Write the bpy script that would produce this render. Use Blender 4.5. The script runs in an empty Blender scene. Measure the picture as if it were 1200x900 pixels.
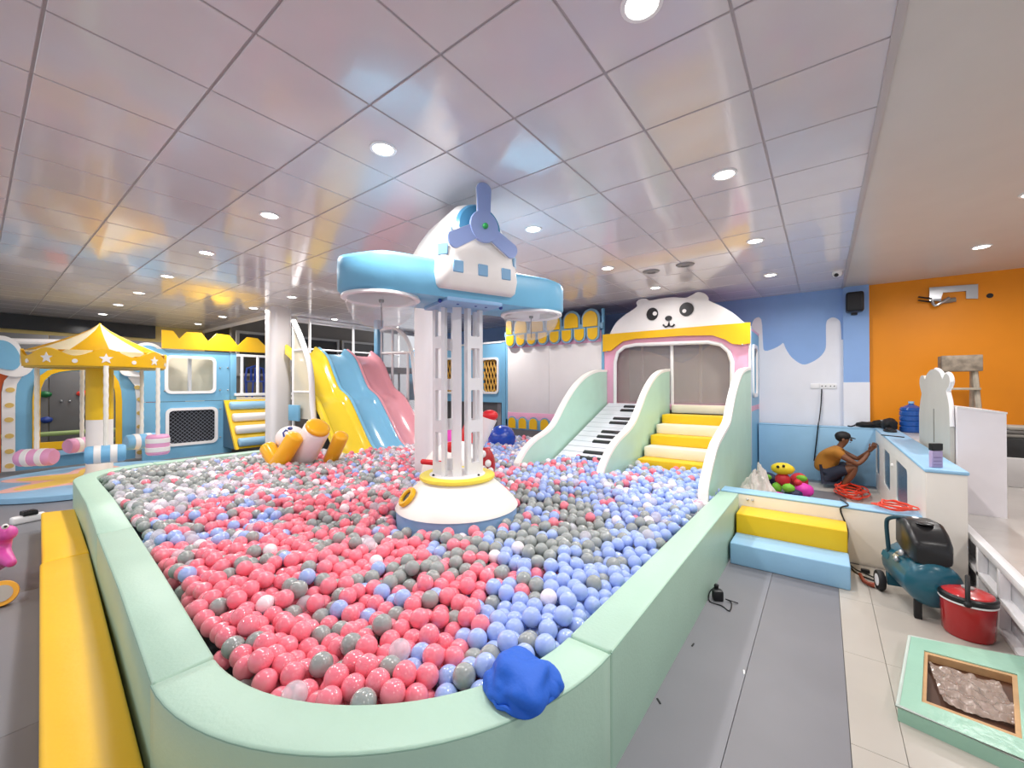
import bpy, bmesh, math, random
import numpy as np
from mathutils import Vector, Matrix, noise
from mathutils.geometry import tessellate_polygon
random.seed(7); np.random.seed(7)
S = bpy.context.scene; COL = S.collection; PI = math.pi
# ---------------- camera, world, exposure ----------------
F, PITCH, ROLL, YAW, CAMZ = 480.6, 0.00504, -0.00249, -0.6488, 1.6
cam = bpy.data.cameras.new('camera'); co = bpy.data.objects.new('camera', cam); COL.objects.link(co)
cam.sensor_width = 36; cam.sensor_fit = 'HORIZONTAL'; cam.lens = F/1200*36; cam.clip_start = .02
co.matrix_world = Matrix.Translation((0,0,CAMZ)) @ Matrix.Rotation(-YAW,4,'Z') @ Matrix.Rotation(PI/2+PITCH,4,'X') @ Matrix.Rotation(ROLL,4,'Z')
S.camera = co
S.view_settings.view_transform = 'Standard'; S.view_settings.look = 'None'; S.view_settings.gamma = 1
S.view_settings.exposure = 0.0
w = bpy.data.worlds.new('world'); S.world = w; w.use_nodes = True
w.node_tree.nodes['Background'].inputs[0].default_value = (.93,.94,1,1)
w.node_tree.nodes['Background'].inputs[1].default_value = .82
LAMP_W = 26.0
CEIL = 3.24
# ---------------- pixel helpers: turn a point of the photograph into a point of the room ----------------
CM = co.matrix_world.copy(); CMi = CM.inverted(); CO = Vector((0,0,CAMZ))
def ray(px,py): return (CM.to_3x3() @ Vector(((px-600)/F, -(py-450)/F, -1)))
def WZ(px,py,z): d = ray(px,py); return CO + d*((z-CAMZ)/d.z)
def WX(px,py,X): d = ray(px,py); return CO + d*(X/d.x)
def WY(px,py,Y): d = ray(px,py); return CO + d*(Y/d.y)
def CP(px,py,dep): return CO + ray(px,py)*dep
def PX(p): v = CMi @ Vector(p); return (600+F*v.x/-v.z, 450-F*v.y/-v.z, -v.z)
def fx(l,X): return [(WX(a,b,X).y, WX(a,b,X).z) for a,b in l]
def fy(l,Y): return [(WY(a,b,Y).x, WY(a,b,Y).z) for a,b in l]
# ---------------- materials ----------------
def lin(h):
    c = [int(h[i:i+2],16)/255 for i in (0,2,4)]
    return [x/12.92 if x<=.04045 else ((x+.055)/1.055)**2.4 for x in c]
MATS = {}
def mat(name, hexc, rough=.45, metal=0, coat=0, vary=.04, bump=0, bscale=30, emit=0, trans=0, ior=1.45, scale=3, alpha=1, spec=.5):
    if name in MATS: return MATS[name]
    m = bpy.data.materials.new(name); m.use_nodes = True; nt = m.node_tree; b = nt.nodes['Principled BSDF']
    c = lin(hexc); b.inputs['Base Color'].default_value = (*c,1); b.inputs['Roughness'].default_value = rough
    b.inputs['Metallic'].default_value = metal; b.inputs['Coat Weight'].default_value = coat; b.inputs['Coat Roughness'].default_value = .08
    b.inputs['IOR'].default_value = ior; b.inputs['Transmission Weight'].default_value = trans; b.inputs['Alpha'].default_value = alpha
    b.inputs['Specular IOR Level'].default_value = spec
    tc = nt.nodes.new('ShaderNodeTexCoord')
    if vary and not emit:
        n = nt.nodes.new('ShaderNodeTexNoise'); n.inputs['Scale'].default_value = scale; n.inputs['Detail'].default_value = 4
        nt.links.new(tc.outputs['Object'], n.inputs['Vector'])
        r = nt.nodes.new('ShaderNodeMapRange'); r.inputs[1].default_value=.3; r.inputs[2].default_value=.7; r.inputs[3].default_value = 1-vary; r.inputs[4].default_value = 1+vary
        nt.links.new(n.outputs[0], r.inputs[0])
        h = nt.nodes.new('ShaderNodeHueSaturation'); h.inputs['Color'].default_value = (*c,1)
        nt.links.new(r.outputs[0], h.inputs['Value']); nt.links.new(h.outputs[0], b.inputs['Base Color'])
    if bump:
        n2 = nt.nodes.new('ShaderNodeTexNoise'); n2.inputs['Scale'].default_value = bscale; n2.inputs['Detail'].default_value = 3
        nt.links.new(tc.outputs['Object'], n2.inputs['Vector'])
        bp = nt.nodes.new('ShaderNodeBump'); bp.inputs['Strength'].default_value = bump; bp.inputs['Distance'].default_value = .01
        nt.links.new(n2.outputs[0], bp.inputs['Height']); nt.links.new(bp.outputs[0], b.inputs['Normal'])
    if emit:
        b.inputs['Emission Color'].default_value = (*c,1); b.inputs['Emission Strength'].default_value = emit
    MATS[name] = m; return m
def netmat(name, hexc, cell=.035, th=.16):
    """netting: strands of cord, with holes between them (a real mesh cloth, alpha cut in object space)"""
    if name in MATS: return MATS[name]
    m = mat(name, hexc, .7, vary=0); nt = m.node_tree; b = nt.nodes['Principled BSDF']; tc = nt.nodes.new('ShaderNodeTexCoord')
    sp = nt.nodes.new('ShaderNodeSeparateXYZ'); nt.links.new(tc.outputs['Object'], sp.inputs[0])
    def math_(op,a,bv):
        n = nt.nodes.new('ShaderNodeMath'); n.operation = op
        for i,v in enumerate((a,bv)):
            if v is None: continue
            if isinstance(v,(int,float)): n.inputs[i].default_value = v
            else: nt.links.new(v, n.inputs[i])
        return n.outputs[0]
    h = math_('ADD', sp.outputs[0], sp.outputs[1])
    o = []
    for op in ('ADD','SUBTRACT'):
        s = math_(op, h, sp.outputs[2]); s = math_('MULTIPLY', s, 1/cell); s = math_('FRACT', s, None); o.append(math_('LESS_THAN', s, th))
    nt.links.new(math_('MAXIMUM', o[0], o[1]), b.inputs['Alpha'])
    return m
MINT = mat('mint_vinyl','AFCFBC',.42,bump=.12,bscale=60,vary=.03)
YEL = mat('yellow_vinyl','ECC01C',.42,bump=.12,bscale=40,vary=.03)
YELB = mat('yellow_bench_vinyl','FBC62A',.45,bump=.15,bscale=25,vary=.03)
BLU = mat('sky_blue_vinyl','96C2E2',.42,bump=.1,bscale=60)
BLUP = mat('blue_board','78B3D6',.4,vary=.03)
WHT = mat('white_paint','EFEBEA',.4,vary=.02)
WHTM = mat('white_metal','F0EEEF',.28,vary=.02)
CRM = mat('cream_vinyl','F4EBD8',.45)
GOLD = mat('gold_board','EDB813',.42)
PNK = mat('pink_board','EFB0CC',.42)
GRN = mat('mint_board','B9DCCB',.42)
ORG = mat('orange_board','D8602C',.45)
BLK = mat('black_plastic','17171A',.35)
BLKR = mat('black_rubber','1d1d1f',.6)
DGR = mat('dark_grey_board','6E6C6C',.5,vary=.05)
CLEAR = mat('clear_plastic','F4F7FA',.03,alpha=.14,vary=0,coat=1)
PERI = mat('periwinkle_plastic','9AAEE2',.35)
RED = mat('red_vinyl','D4222A',.35)
DARKB = mat('dark_blue_plastic','1C3F9E',.3,coat=.5)
SIL = mat('bare_metal','B9BBBE',.3,metal=.9)
# ---------------- mesh helpers ----------------
def nb(): return bmesh.new()
def fin(t, bm, M=None):
    if M is not None: bmesh.ops.transform(t, matrix=M, verts=t.verts)
    me = bpy.data.meshes.new('tmp'); t.to_mesh(me); t.free(); bm.from_mesh(me); bpy.data.meshes.remove(me)
def box(bm,x0,x1,y0,y1,z0,z1,bev=0,seg=2,M=None):
    t = nb(); bmesh.ops.create_cube(t,size=1)
    bmesh.ops.transform(t,matrix=Matrix.Translation(((x0+x1)/2,(y0+y1)/2,(z0+z1)/2)) @ Matrix.Diagonal((x1-x0,y1-y0,z1-z0,1)),verts=t.verts)
    if bev: bmesh.ops.bevel(t,geom=t.edges[:],offset=bev,segments=seg,profile=.5,affect='EDGES',clamp_overlap=True)
    fin(t,bm,M); return bm
def prism(bm, outer, a0, a1, plane='XY', holes=(), M=None):
    """extrude a 2D outline (with holes); plane XY -> along z, XZ -> along y, YZ -> along x"""
    def P(p,a): return {'XY':(p[0],p[1],a),'XZ':(p[0],a,p[1]),'YZ':(a,p[0],p[1])}[plane]
    loops = [list(outer)]+[list(h) for h in holes]
    tris = tessellate_polygon([[Vector((p[0],p[1],0)) for p in l] for l in loops])
    flat = [p for l in loops for p in l]; t = nb()
    A = [t.verts.new(P(p,a0)) for p in flat]; B = [t.verts.new(P(p,a1)) for p in flat]
    for tr in tris:
        for V in (A,B):
            try: t.faces.new([V[i] for i in tr])
            except ValueError: pass
    o = 0
    for l in loops:
        n = len(l)
        for i in range(n):
            j=(i+1)%n
            try: t.faces.new((A[o+i],A[o+j],B[o+j],B[o+i]))
            except ValueError: pass
        o += n
    bmesh.ops.recalc_face_normals(t,faces=t.faces)
    fin(t,bm,M); return bm
def tube(bm, pts, r, n=10, closed=False, sc=None):
    pts = [Vector(p) for p in pts]; m = len(pts); t = nb(); rings=[]
    rs = r if isinstance(r,(list,tuple)) else [r]*m
    up = Vector((0,0,1)); prev=None
    for i,p in enumerate(pts):
        if closed: d = pts[(i+1)%m]-pts[i-1]
        else: d = pts[min(i+1,m-1)]-pts[max(i-1,0)]
        d.normalize()
        if prev is None:
            s = d.cross(up)
            if s.length<.05: s = d.cross(Vector((1,0,0)))
        else: s = prev - d*prev.dot(d)
        s.normalize(); prev=s; u = s.cross(d)
        rings.append([t.verts.new(p+(s*math.cos(2*PI*k/n)+u*math.sin(2*PI*k/n))*rs[i]) for k in range(n)])
    for i in range(m if closed else m-1):
        a,b = rings[i],rings[(i+1)%m]
        for k in range(n): t.faces.new((a[k],a[(k+1)%n],b[(k+1)%n],b[k]))
    if not closed: t.faces.new(rings[0][::-1]); t.faces.new(rings[-1])
    bmesh.ops.recalc_face_normals(t,faces=t.faces); fin(t,bm,sc); return bm
def capsule(bm, a, b, r, n=16, k=5, flat=0.6):
    a=Vector(a); b=Vector(b); d=(b-a).normalized(); P=[];R=[]
    for i in range(k+1):
        an = PI/2*i/k; P.append(a-d*r*flat*math.cos(an)); R.append(max(.002,r*math.sin(an)))
    for i in range(k,-1,-1):
        an = PI/2*i/k; P.append(b+d*r*flat*math.cos(an)); R.append(max(.002,r*math.sin(an)))
    return tube(bm,P,R,n)
def lathe(bm, prof, n=32, M=None):
    t = nb(); rings=[]
    for r,z in prof: rings.append([t.verts.new((r*math.cos(2*PI*k/n),r*math.sin(2*PI*k/n),z)) for k in range(n)])
    for a,b in zip(rings,rings[1:]):
        for k in range(n): t.faces.new((a[k],a[(k+1)%n],b[(k+1)%n],b[k]))
    if prof[0][0]>1e-4: t.faces.new(rings[0][::-1])
    if prof[-1][0]>1e-4: t.faces.new(rings[-1])
    bmesh.ops.remove_doubles(t,verts=t.verts,dist=1e-5); bmesh.ops.recalc_face_normals(t,faces=t.faces); fin(t,bm,M); return bm
def ball(bm, c, r, sub=3, sc=(1,1,1), nz=0, nf=4, R=None):
    t = nb(); bmesh.ops.create_icosphere(t,subdivisions=sub,radius=1)
    if nz:
        for v in t.verts: v.co *= 1+nz*noise.noise(v.co*nf+Vector(c)*3)
    M = Matrix.Translation(c) @ (R.to_4x4() if R else Matrix()) @ Matrix.Diagonal((r*sc[0],r*sc[1],r*sc[2],1)); fin(t,bm,M); return bm
def circ(cx,cy,r,n=24,ry=None,a0=0): return [(cx+r*math.cos(a0+2*PI*k/n),cy+(ry or r)*math.sin(a0+2*PI*k/n)) for k in range(n)]
def rrect(x0,x1,y0,y1,r,n=5):
    o=[]
    for cx,cy,a in ((x1-r,y1-r,0),(x0+r,y1-r,PI/2),(x0+r,y0+r,PI),(x1-r,y0+r,1.5*PI)):
        for k in range(n+1): o.append((cx+r*math.cos(a+PI/2*k/n),cy+r*math.sin(a+PI/2*k/n)))
    return o
def star(cx,cy,r,n=5): return [(cx+(r if k%2==0 else r*.45)*math.cos(PI/2+PI*k/n),cy+(r if k%2==0 else r*.45)*math.sin(PI/2+PI*k/n)) for k in range(2*n)]
def smooth(pts, closed=False, k=4):
    P=[Vector(p) for p in pts]; n=len(P); o=[]
    rng = range(n if closed else n-1)
    for i in rng:
        p0=P[(i-1)%n] if closed or i>0 else P[0]; p1=P[i]; p2=P[(i+1)%n]; p3=P[(i+2)%n] if closed or i<n-2 else P[-1]
        for j in range(k):
            t=j/k; o.append(tuple(.5*((2*p1)+(p2-p0)*t+(2*p0-5*p1+4*p2-p3)*t*t+(3*p1-p0-3*p2+p3)*t**3)))
    if not closed: o.append(tuple(P[-1]))
    return o
WM = {}
def link(name, me, m=None, parent=None, kind=None, at=None, ang=35):
    o = bpy.data.objects.new(name, me); COL.objects.link(o)
    ms = m if isinstance(m,(list,tuple)) else [m]
    if not len(me.materials):
        for x in ms: me.materials.append(x)
    if parent is not None:
        me.transform(WM[parent.as_pointer()].inverted()); o.parent = parent; WM[o.as_pointer()] = WM[parent.as_pointer()]
    elif at is not None:
        L = Matrix.Translation(at); me.transform(L.inverted()); o.location = at; WM[o.as_pointer()] = L
    else: WM[o.as_pointer()] = Matrix()
    if kind: o['kind'] = kind
    return o
def obj(name, bm, m, parent=None, kind=None, at=None, ang=38, label=None):
    me = bpy.data.meshes.new(name); bm.to_mesh(me); bm.free()
    if ang: me.shade_smooth(); me.set_sharp_from_angle(angle=math.radians(ang))
    o = link(name, me, m, parent, kind, at)
    if label: o['label'] = label
    return o
def thing(name, label, cat, at=(0,0,0), rz=0, group=None):
    o = bpy.data.objects.new(name, None); COL.objects.link(o); o.location = at; o.rotation_euler=(0,0,rz); o.empty_display_size=.1
    o['label']=label; o['category']=cat
    if group: o['group']=group
    WM[o.as_pointer()] = Matrix.Translation(at) @ Matrix.Rotation(rz,4,'Z'); return o
def tag(o, label, cat, group=None):
    o['label']=label; o['category']=cat
    if group: o['group']=group
    return o
def dup(root, loc, rz=None, label=None):
    r = root.copy(); COL.objects.link(r); r.location = loc
    if rz is not None: r.rotation_euler=(0,0,rz)
    if label: r['label']=label
    for ch in list(root.children):
        c = ch.copy(); COL.objects.link(c); c.parent = r
        for g in list(ch.children):
            d = g.copy(); COL.objects.link(d); d.parent = c
    return r
def share(o, parent, loc, name=None):
    c = bpy.data.objects.new(name or o.name.split('.')[0], o.data); COL.objects.link(c); c.parent = parent; c.location = loc; return c
# =====================================================================================
#                                   LARGE STRUCTURE
# =====================================================================================
XL, YB, YN = -14.4, 8.9, 4.12
floor = obj('floor', box(nb(),-15,6,-3,9.2,-.2,-.012), mat('floor_base','3c3b3d',.6), kind='structure')
MATG = [mat('grey_floor_mat','7F7F85',.42,vary=.05,scale=1.5), mat('grey_floor_mat_b','79787D',.42,vary=.06,scale=1.5)]
TILE = mat('beige_floor_tile','B5AEA5',.3,vary=.05,scale=2)
def slab(nm, x0,x1,y0,y1,m,par,z0=-.012,z1=0): 
    return obj(nm, box(nb(),x0+.001,x1-.001,y0+.001,y1-.001,z0,z1,.0012,1), m, par, ang=0)
xs=[-15,-13,-11,-9,-7,-5,-3,-1.35,-.35,.09]
for i in range(len(xs)-1):
    for j,(a,b) in enumerate(((-3,0.0),(0.0,4.5)) if i>=6 else ((-3,0.0),(0.0,2.2),(2.2,4.5))):
        slab('floor_mat',xs[i],xs[i+1],a,b,MATG[(i+j)%2 if i<7 else (i+1)%2],floor)
for x0,x1 in ((.09,.28),(.28,1.08)):
    for y0 in (-.02,.78,1.58,2.38,3.18,3.98): slab('floor_tile',x0,x1,y0,y0+.8,TILE,floor)
PLG = [mat('dark_play_tile','77767A',.4,vary=.05), mat('light_play_tile','C2BAB0',.35,vary=.05)]
for i,x0 in enumerate((-1.6,-.95,-.35,.25)):
    for j,y0 in enumerate((4.8,5.4,6.0,6.6,7.2,7.8,8.4)):
        slab('floor_tile',x0,x0+.6 if x0>-1.6 else x0+.65,y0,y0+.6,PLG[1 if (i==3 and j<6) or (i==2 and j==5) else 0],floor)
slab('floor_mat',-15,-1.6,4.5,9.1,MATG[0],floor)
# ceiling: slab + panels
NX = -10.0
CEILM = mat('ceiling_panel','D9D2D6',.17,vary=.02,bump=.05,bscale=1.6,coat=.5)
CG = mat('ceiling_grid_bar','AFA8AC',.4)
bm = nb(); prism(bm,[(XL-.2,-3),(.285,-3),(.285,YB+.3),(NX,YB+.3),(NX,YN),(XL-.2,YN)],CEIL+.006,CEIL+.12)
ceiling = obj('ceiling', bm, CG, kind='structure')
ceiling2 = obj('ceiling', box(nb(),.29,6,-3,YB+.3,CEIL,CEIL+.12), mat('plain_ceiling','D3CDC8',.32,vary=.02), kind='structure')
obj('trim_1', box(nb(),.262,.30,-3,YB,CEIL-.012,CEIL+.004,.003), mat('ceiling_trim','BDB6B6',.4), kind='structure')
GX, GY, TB, TA = -2.69, .793, .595, .607
cells=[]
for j in range(-20,5):
    for k in range(-3,14):
        x0=GX+j*TB; y0=GY+k*TA; y1=min(y0+TA,YB)
        if y0>YB-.05 or x0+TB<XL: continue
        x0=max(x0,XL)
        if x0+TB/2<NX and y0+TA/2>YN: continue
        cells.append((math.hypot(x0,y0),x0,GX+(j+1)*TB,y0,y1))
cells.sort()
G=.006
def panel(bm,x0,x1,y0,y1): box(bm,x0+G,x1-G,y0+G,y1-G,CEIL,CEIL+.012,.003,1)
far=nb(); base=None
vis=[c for c in cells if PX(((c[1]+c[2])/2,(c[3]+c[4])/2,CEIL))[2]>.1]
for i,c in enumerate(cells):
    full = abs(c[2]-c[1]-TB)<.01 and abs(c[4]-c[3]-TA)<.01
    if c in vis and vis.index(c)<285:
        if full:
            if base is None:
                b=nb(); box(b,-TB/2+G,TB/2-G,-TA/2+G,TA/2-G,0,.012,.003,1)
                me=bpy.data.meshes.new('ceiling_panel'); b.to_mesh(me); b.free(); me.materials.append(CEILM); base=me
            o=bpy.data.objects.new('ceiling_panel',base); COL.objects.link(o); o.parent=ceiling; o.location=((c[1]+c[2])/2,(c[3]+c[4])/2,CEIL)
            o.rotation_euler=(random.uniform(-1,1)*.0016,random.uniform(-1,1)*.0016,0)
        else:
            b=nb(); panel(b,*c[1:]); obj('ceiling_panel',b,CEILM,ceiling,ang=0)
    else: panel(far,*c[1:])
obj('ceiling_panel',far,CEILM,ceiling,kind='stuff',ang=0)
# walls
WBLUE=mat('blue_wall_paint','8FB2E6',.5,vary=.03); WORG=mat('orange_wall_paint','EE9005',.5,vary=.05,scale=1.2); WWHITE=mat('white_wall_paint','EBEBF2',.5,vary=.02); WYEL=mat('pale_yellow_wall','EBD28A',.5)
wb = obj('wall_back', box(nb(),-10.2,.6,YB,YB+.2,0,CEIL+1.2), WBLUE, kind='structure')
wo = obj('wall_right', box(nb(),.6,5.5,YB,YB+.2,0,CEIL+.1), WORG, kind='structure')
pil = obj('trim_2', box(nb(),.275,.605,YB-.07,YB+.02,0,CEIL), WBLUE, kind='structure')
b=nb(); box(b,.273,.607,YB-.074,YB-.07,0,WY(1000,448,YB-.07).z); obj('painted_band',b,WWHITE,pil)
dr=[(700,470),(700,415),(760,412),(800,425),(840,400),(878,400),(880,385),(884,374),(892,374),(894,400),(896,411),(908,408),(915,404),(918,402),(921,409),(928,419),(940,427),(950,425),(960,419),(966,412),(968,404),(968,380),(971,374),(977,372),(984,376),(985.5,385),(986,398)]
poly=[(q[0],q[2]) for q in smooth([(a,0,b_) for a,b_ in fy(dr,YB-.004)],k=3)]; poly+= [(.28,poly[-1][1]),(.28,0.0),(poly[0][0],0.0)]
obj('painted_drip', prism(nb(),poly,YB-.006,YB+.001,'XZ'), WWHITE, wb)
wl = obj('wall_left', box(nb(),XL-.2,XL,-3,YN,0,CEIL), WYEL, kind='structure')
obj('trim_3', box(nb(),XL-.01,XL+.06,-3,3.0,2.9,CEIL), mat('black_band','1b1d20',.25), kind='structure')
obj('wall_left', box(nb(),XL-.2,XL,YN,YB+.2,0,CEIL+1.2), mat('taupe_wall','6f6a64',.6), kind='structure')
obj('wall_side', box(nb(),XL-.2,NX,YN,YN+.1,CEIL,CEIL+1.2), WYEL, kind='structure')
obj('ceiling', box(nb(),XL-.2,NX,YN,YB+.2,CEIL+1.2,CEIL+1.3), mat('dark_void_ceiling','5b5652',.6), kind='structure')
obj('trim_4', box(nb(),NX-.06,NX+.02,YN,YB,CEIL-.1,CEIL+.03,.004), WHT, kind='structure')
obj('trim_5', box(nb(),XL,NX,YN-.05,YN+.02,CEIL-.07,CEIL+.03,.004), WHT, kind='structure')
# dark glazed partition behind the slides
for n,(y0,y1) in enumerate(((4.4,5.9),(6.0,7.4),(7.5,8.8))):
    fr=obj('window_%d'%(n+1), prism(nb(),[(y0,1.9),(y1,1.9),(y1,3.15),(y0,3.15)],-12.9,-12.82,'YZ',holes=[[(y0+.07,1.97),(y0+.07,3.08),(y1-.07,3.08),(y1-.07,1.97)]]), mat('grey_frame','A9A5A2',.4), kind='structure')
    obj('pane', box(nb(),-12.87,-12.86,y0+.07,y1-.07,1.97,3.08), mat('dark_glass','3a3734',.08,coat=.5), fr)
obj('wall_partition', box(nb(),-13.1,-12.95,YN+.2,YB,0,3.9), mat('taupe_wall2','77706a',.6), kind='structure')
# columns
def column(x,y,r,n):
    b=nb(); prism(b, rrect(x-r,x+r,y-r,y+r,r*.55,6),0,CEIL); return obj('trim_%d'%n,b,mat('white_column','EAE6E8',.3,vary=.015),kind='structure')
c1=CP(326,450,8.56); column(c1.x,c1.y,.205,6)
c2=CP(503,450,5.7); column(c2.x,c2.y,.17,7)
# raised tiled platform at the right
PT=.43
platform=obj('floor', box(nb(),.96,5.5,1.0,YB,-.01,PT-.012), mat('platform_base','B9B6B4',.5), kind='structure')
PTM=mat('grey_marble_tile','BFBAB6',.25,vary=.12,scale=1.4)
for i in range(4):
    for j in range(10): slab('floor_tile',.96+i*.8,.96+(i+1)*.8,.98+j*.8,min(YB,.98+(j+1)*.8),PTM,platform,PT-.012,PT)
# =====================================================================================
#                                        LIGHTS
# =====================================================================================
RING=mat('lamp_ring','F5F5F5',.3); LENS=mat('lamp_lens','FFF9F2',.3,emit=14)
def downlight(p,label,idx):
    t=thing('downlight',label,'ceiling light',(p.x,p.y,CEIL-.012),0,'round recessed downlights in the ceiling')
    M=Matrix.Translation((p.x,p.y,CEIL))
    obj('ring',lathe(nb(),[(.066,-.004),(.07,-.01),(.088,-.009),(.09,-.001),(.066,-.001)],28,M),RING,t)
    obj('lens',lathe(nb(),[(0,-.006),(.067,-.006),(.067,-.002),(0,-.002)],28,M),LENS,t)
    L=bpy.data.lights.new('lamp','AREA'); L.shape='DISK'; L.size=.13; L.energy=LAMP_W*(.3 if idx in (19,20) else 1); L.color=(1,.97,.94); L.spread=math.radians(170)
    lo=bpy.data.objects.new('lamp',L); COL.objects.link(lo); lo.parent=t; lo.location=(0,0,-.012)
LP=[(449,174,'big bright downlight above left of the propeller'),(752,4,'downlight cut by the top edge of the photo'),(849,204,'downlight right of centre above the panda house'),
(316,252,'downlight high over the white column by the carousel side'),(242,296,'second downlight of the left row counted from the centre'),(625,268,'small downlight just right of the propeller'),
(885,282,'downlight high above the right edge of the panda house'),(712,314,'downlight between the toy plane and the panda head'),(903,322,'smallest downlight above the blue dripping wall'),
(196,323.5,'third downlight of the left row over the carousel'),(163,343,'fourth downlight of the left row over the carousel'),(138.5,357,'fifth downlight of the left row over the carousel'),(120.5,368,'lowest downlight of the left row by the black band'),
(342,348,'downlight just right of the far white column'),(297,361,'downlight just left of the far white column'),(261,371,'downlight above the yellow zigzag board'),(232,379.5,'farthest downlight above the yellow zigzag board'),
(392,374,'downlight above the yellow and blue slides'),(464,383,'downlight above the pink slide'),(768,337,'bright downlight directly above the panda head'),(655,351,'downlight just above the yellow arches of the awning'),(568,368,'downlight seen beside the tower under the wing'),
(1150,289,'downlight in the plain ceiling before the orange wall'),(1212,226,'downlight at the right edge of the plain ceiling')]
for i,(a,c,l) in enumerate(LP): downlight(WZ(a,c,CEIL),l,i)
for i,(x,y) in enumerate(((-4.2,-1.1),(-7.2,-.9),(2.2,2.2),(2.0,-.6))): downlight(Vector((x,y,CEIL)),('added unseen downlight, left behind the photographer','added unseen downlight, far left behind the carousel side','added unseen downlight, over the raised tiled floor','added unseen downlight, right behind the photographer')[i],99)  # unseen added lamps, kept few to limit the light on the near rim
# =====================================================================================
#                                 BALL PIT WALLS, BENCH, STEPS
# =====================================================================================
def padwall(name,label,inner,outer,z1=.5,m=MINT,r=.014,cat='foam block',group='mint foam blocks round the ball pit'):
    n=len(inner); bm=nb(); rings=[]
    # pull the two ends in a hair so a seam shows
    I=[Vector((*p,0)) for p in inner]; O=[Vector((*p,0)) for p in outer]
    for A in (I,O):
        A[0]+= (A[1]-A[0]).normalized()*.004; A[-1]+=(A[-2]-A[-1]).normalized()*.004
    def ring(a,b,k):
        d=(b-a).normalized(); q=[]
        q.append(a+d*k); q[-1].z=.0
        for j in range(4):
            an=PI/2*j/3; q.append(a+d*(k+r-r*math.cos(an))); q[-1].z=z1-k-r+r*math.sin(an)
        for j in range(4):
            an=PI/2*(1-j/3); q.append(b-d*(k+r-r*math.cos(an))); q[-1].z=z1-k-r+r*math.sin(an)
        q.append(b-d*k); q[-1].z=0.0
        return [bm.verts.new(v) for v in q]
    rings.append(ring(I[0],O[0],.012))
    e=(I[1]-I[0]).normalized()*.012
    rings.append(ring(I[0]+e,O[0]+e,0))
    for i in range(1,n-1): rings.append(ring(I[i],O[i],0))
    e=(I[-2]-I[-1]).normalized()*.012
    rings.append(ring(I[-1]+e,O[-1]+e,0)); rings.append(ring(I[-1],O[-1],.012))
    for a,c in zip(rings,rings[1:]):
        for k in range(len(a)):
            bm.faces.new((a[k],a[(k+1)%len(a)],c[(k+1)%len(a)],c[k]))
    bm.faces.new(rings[0]); bm.faces.new(rings[-1][::-1])
    bmesh.ops.recalc_face_normals(bm,faces=bm.faces)
    o=obj(name,bm,m,at=(I[0].x,I[0].y,0),ang=50)
    sp=[tuple(O[i]+(I[i]-O[i]).normalized()*.004+Vector((0,0,z1-.008))) for i in range(n)]
    obj('seam_piping',tube(nb(),sp,.0035,6),mat('mint_seam','86A896',.5),o); return tag(o,label,cat,group)
AC=(-1.93,1.60)
def arc(cx,cy,r,a0,a1,n=20): return [(cx+r*math.cos(math.radians(a0+(a1-a0)*k/n)),cy+r*math.sin(math.radians(a0+(a1-a0)*k/n))) for k in range(n+1)]
RI,RO=1.0,1.2
inF=[(AC[0]+ (RI+.03)*math.cos(math.radians(a)),AC[1]+RI*math.sin(math.radians(a))) for a in np.linspace(-93,0,24)]
ouF=[(AC[0]+ (RO+.03)*math.cos(math.radians(a)),AC[1]+RO*math.sin(math.radians(a))) for a in np.linspace(-93,0,24)]
padwall('foam_block','curved mint foam block at the nearest corner of the ball pit',inF,ouF)
padwall('foam_block','long straight mint foam block at the right of the pit, beside the steps',[(-.9,1.6),(-.885,3.2),(-.87,4.74)],[(-.7,1.6),(-.695,3.2),(-.69,4.74)])
padwall('foam_block','mint foam block along the yellow bench, nearer of two',[(-4.33,.775),(-3.1,.69),(-1.99,.605)],[(-4.33,.57),(-3.1,.49),(-1.98,.405)])
lc=arc(-6.95,1.6,.68,-92,-180,12); lo_=arc(-6.95,1.6,.88,-92,-180,12)
padwall('foam_block','mint foam block with rounded end beside the far part of the yellow bench',(lc[::-1]+[(-5.6,.86),(-4.33,.775)]),(lo_[::-1]+[(-5.6,.66),(-4.33,.57)]))
padwall('foam_block','low mint foam block closing the far left side of the pit before the ladder',[(-7.62,3.85),(-7.63,2.7),(-7.63,1.6)],[(-7.82,3.85),(-7.83,2.7),(-7.83,1.6)])
# yellow bench
def quadblock(name,label,pts,z1,m,cat,z0=0,bev=.02,group=None):
    t=nb(); A=[t.verts.new((x,y,z0)) for x,y in pts]; B=[t.verts.new((x,y,z1)) for x,y in pts]; n=len(pts)
    t.faces.new(A[::-1]); t.faces.new(B)
    for i in range(n): t.faces.new((A[i],A[(i+1)%n],B[(i+1)%n],B[i]))
    bmesh.ops.recalc_face_normals(t,faces=t.faces)
    bmesh.ops.bevel(t,geom=t.edges[:],offset=bev,segments=3,profile=.5,affect='EDGES')
    o=obj(name,t,m,at=(pts[0][0],pts[0][1],z0),ang=50)
    return tag(o,label,cat,group) if cat else o
quadblock('foam_bench','long yellow foam bench block along the left of the pit',[(-1.0,.066),(-1.0,.245),(-1.7,.36),(-1.98,.385),(-4.9,.60),(-4.9,.328)],.22,YELB,'bench')
quadblock('foam_bench','shorter yellow foam bench block at the far end, near the carousel',[(-4.92,.34),(-4.92,.605),(-5.6,.645),(-6.8,.72),(-6.9,.47)],.215,YELB,'bench')
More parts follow.
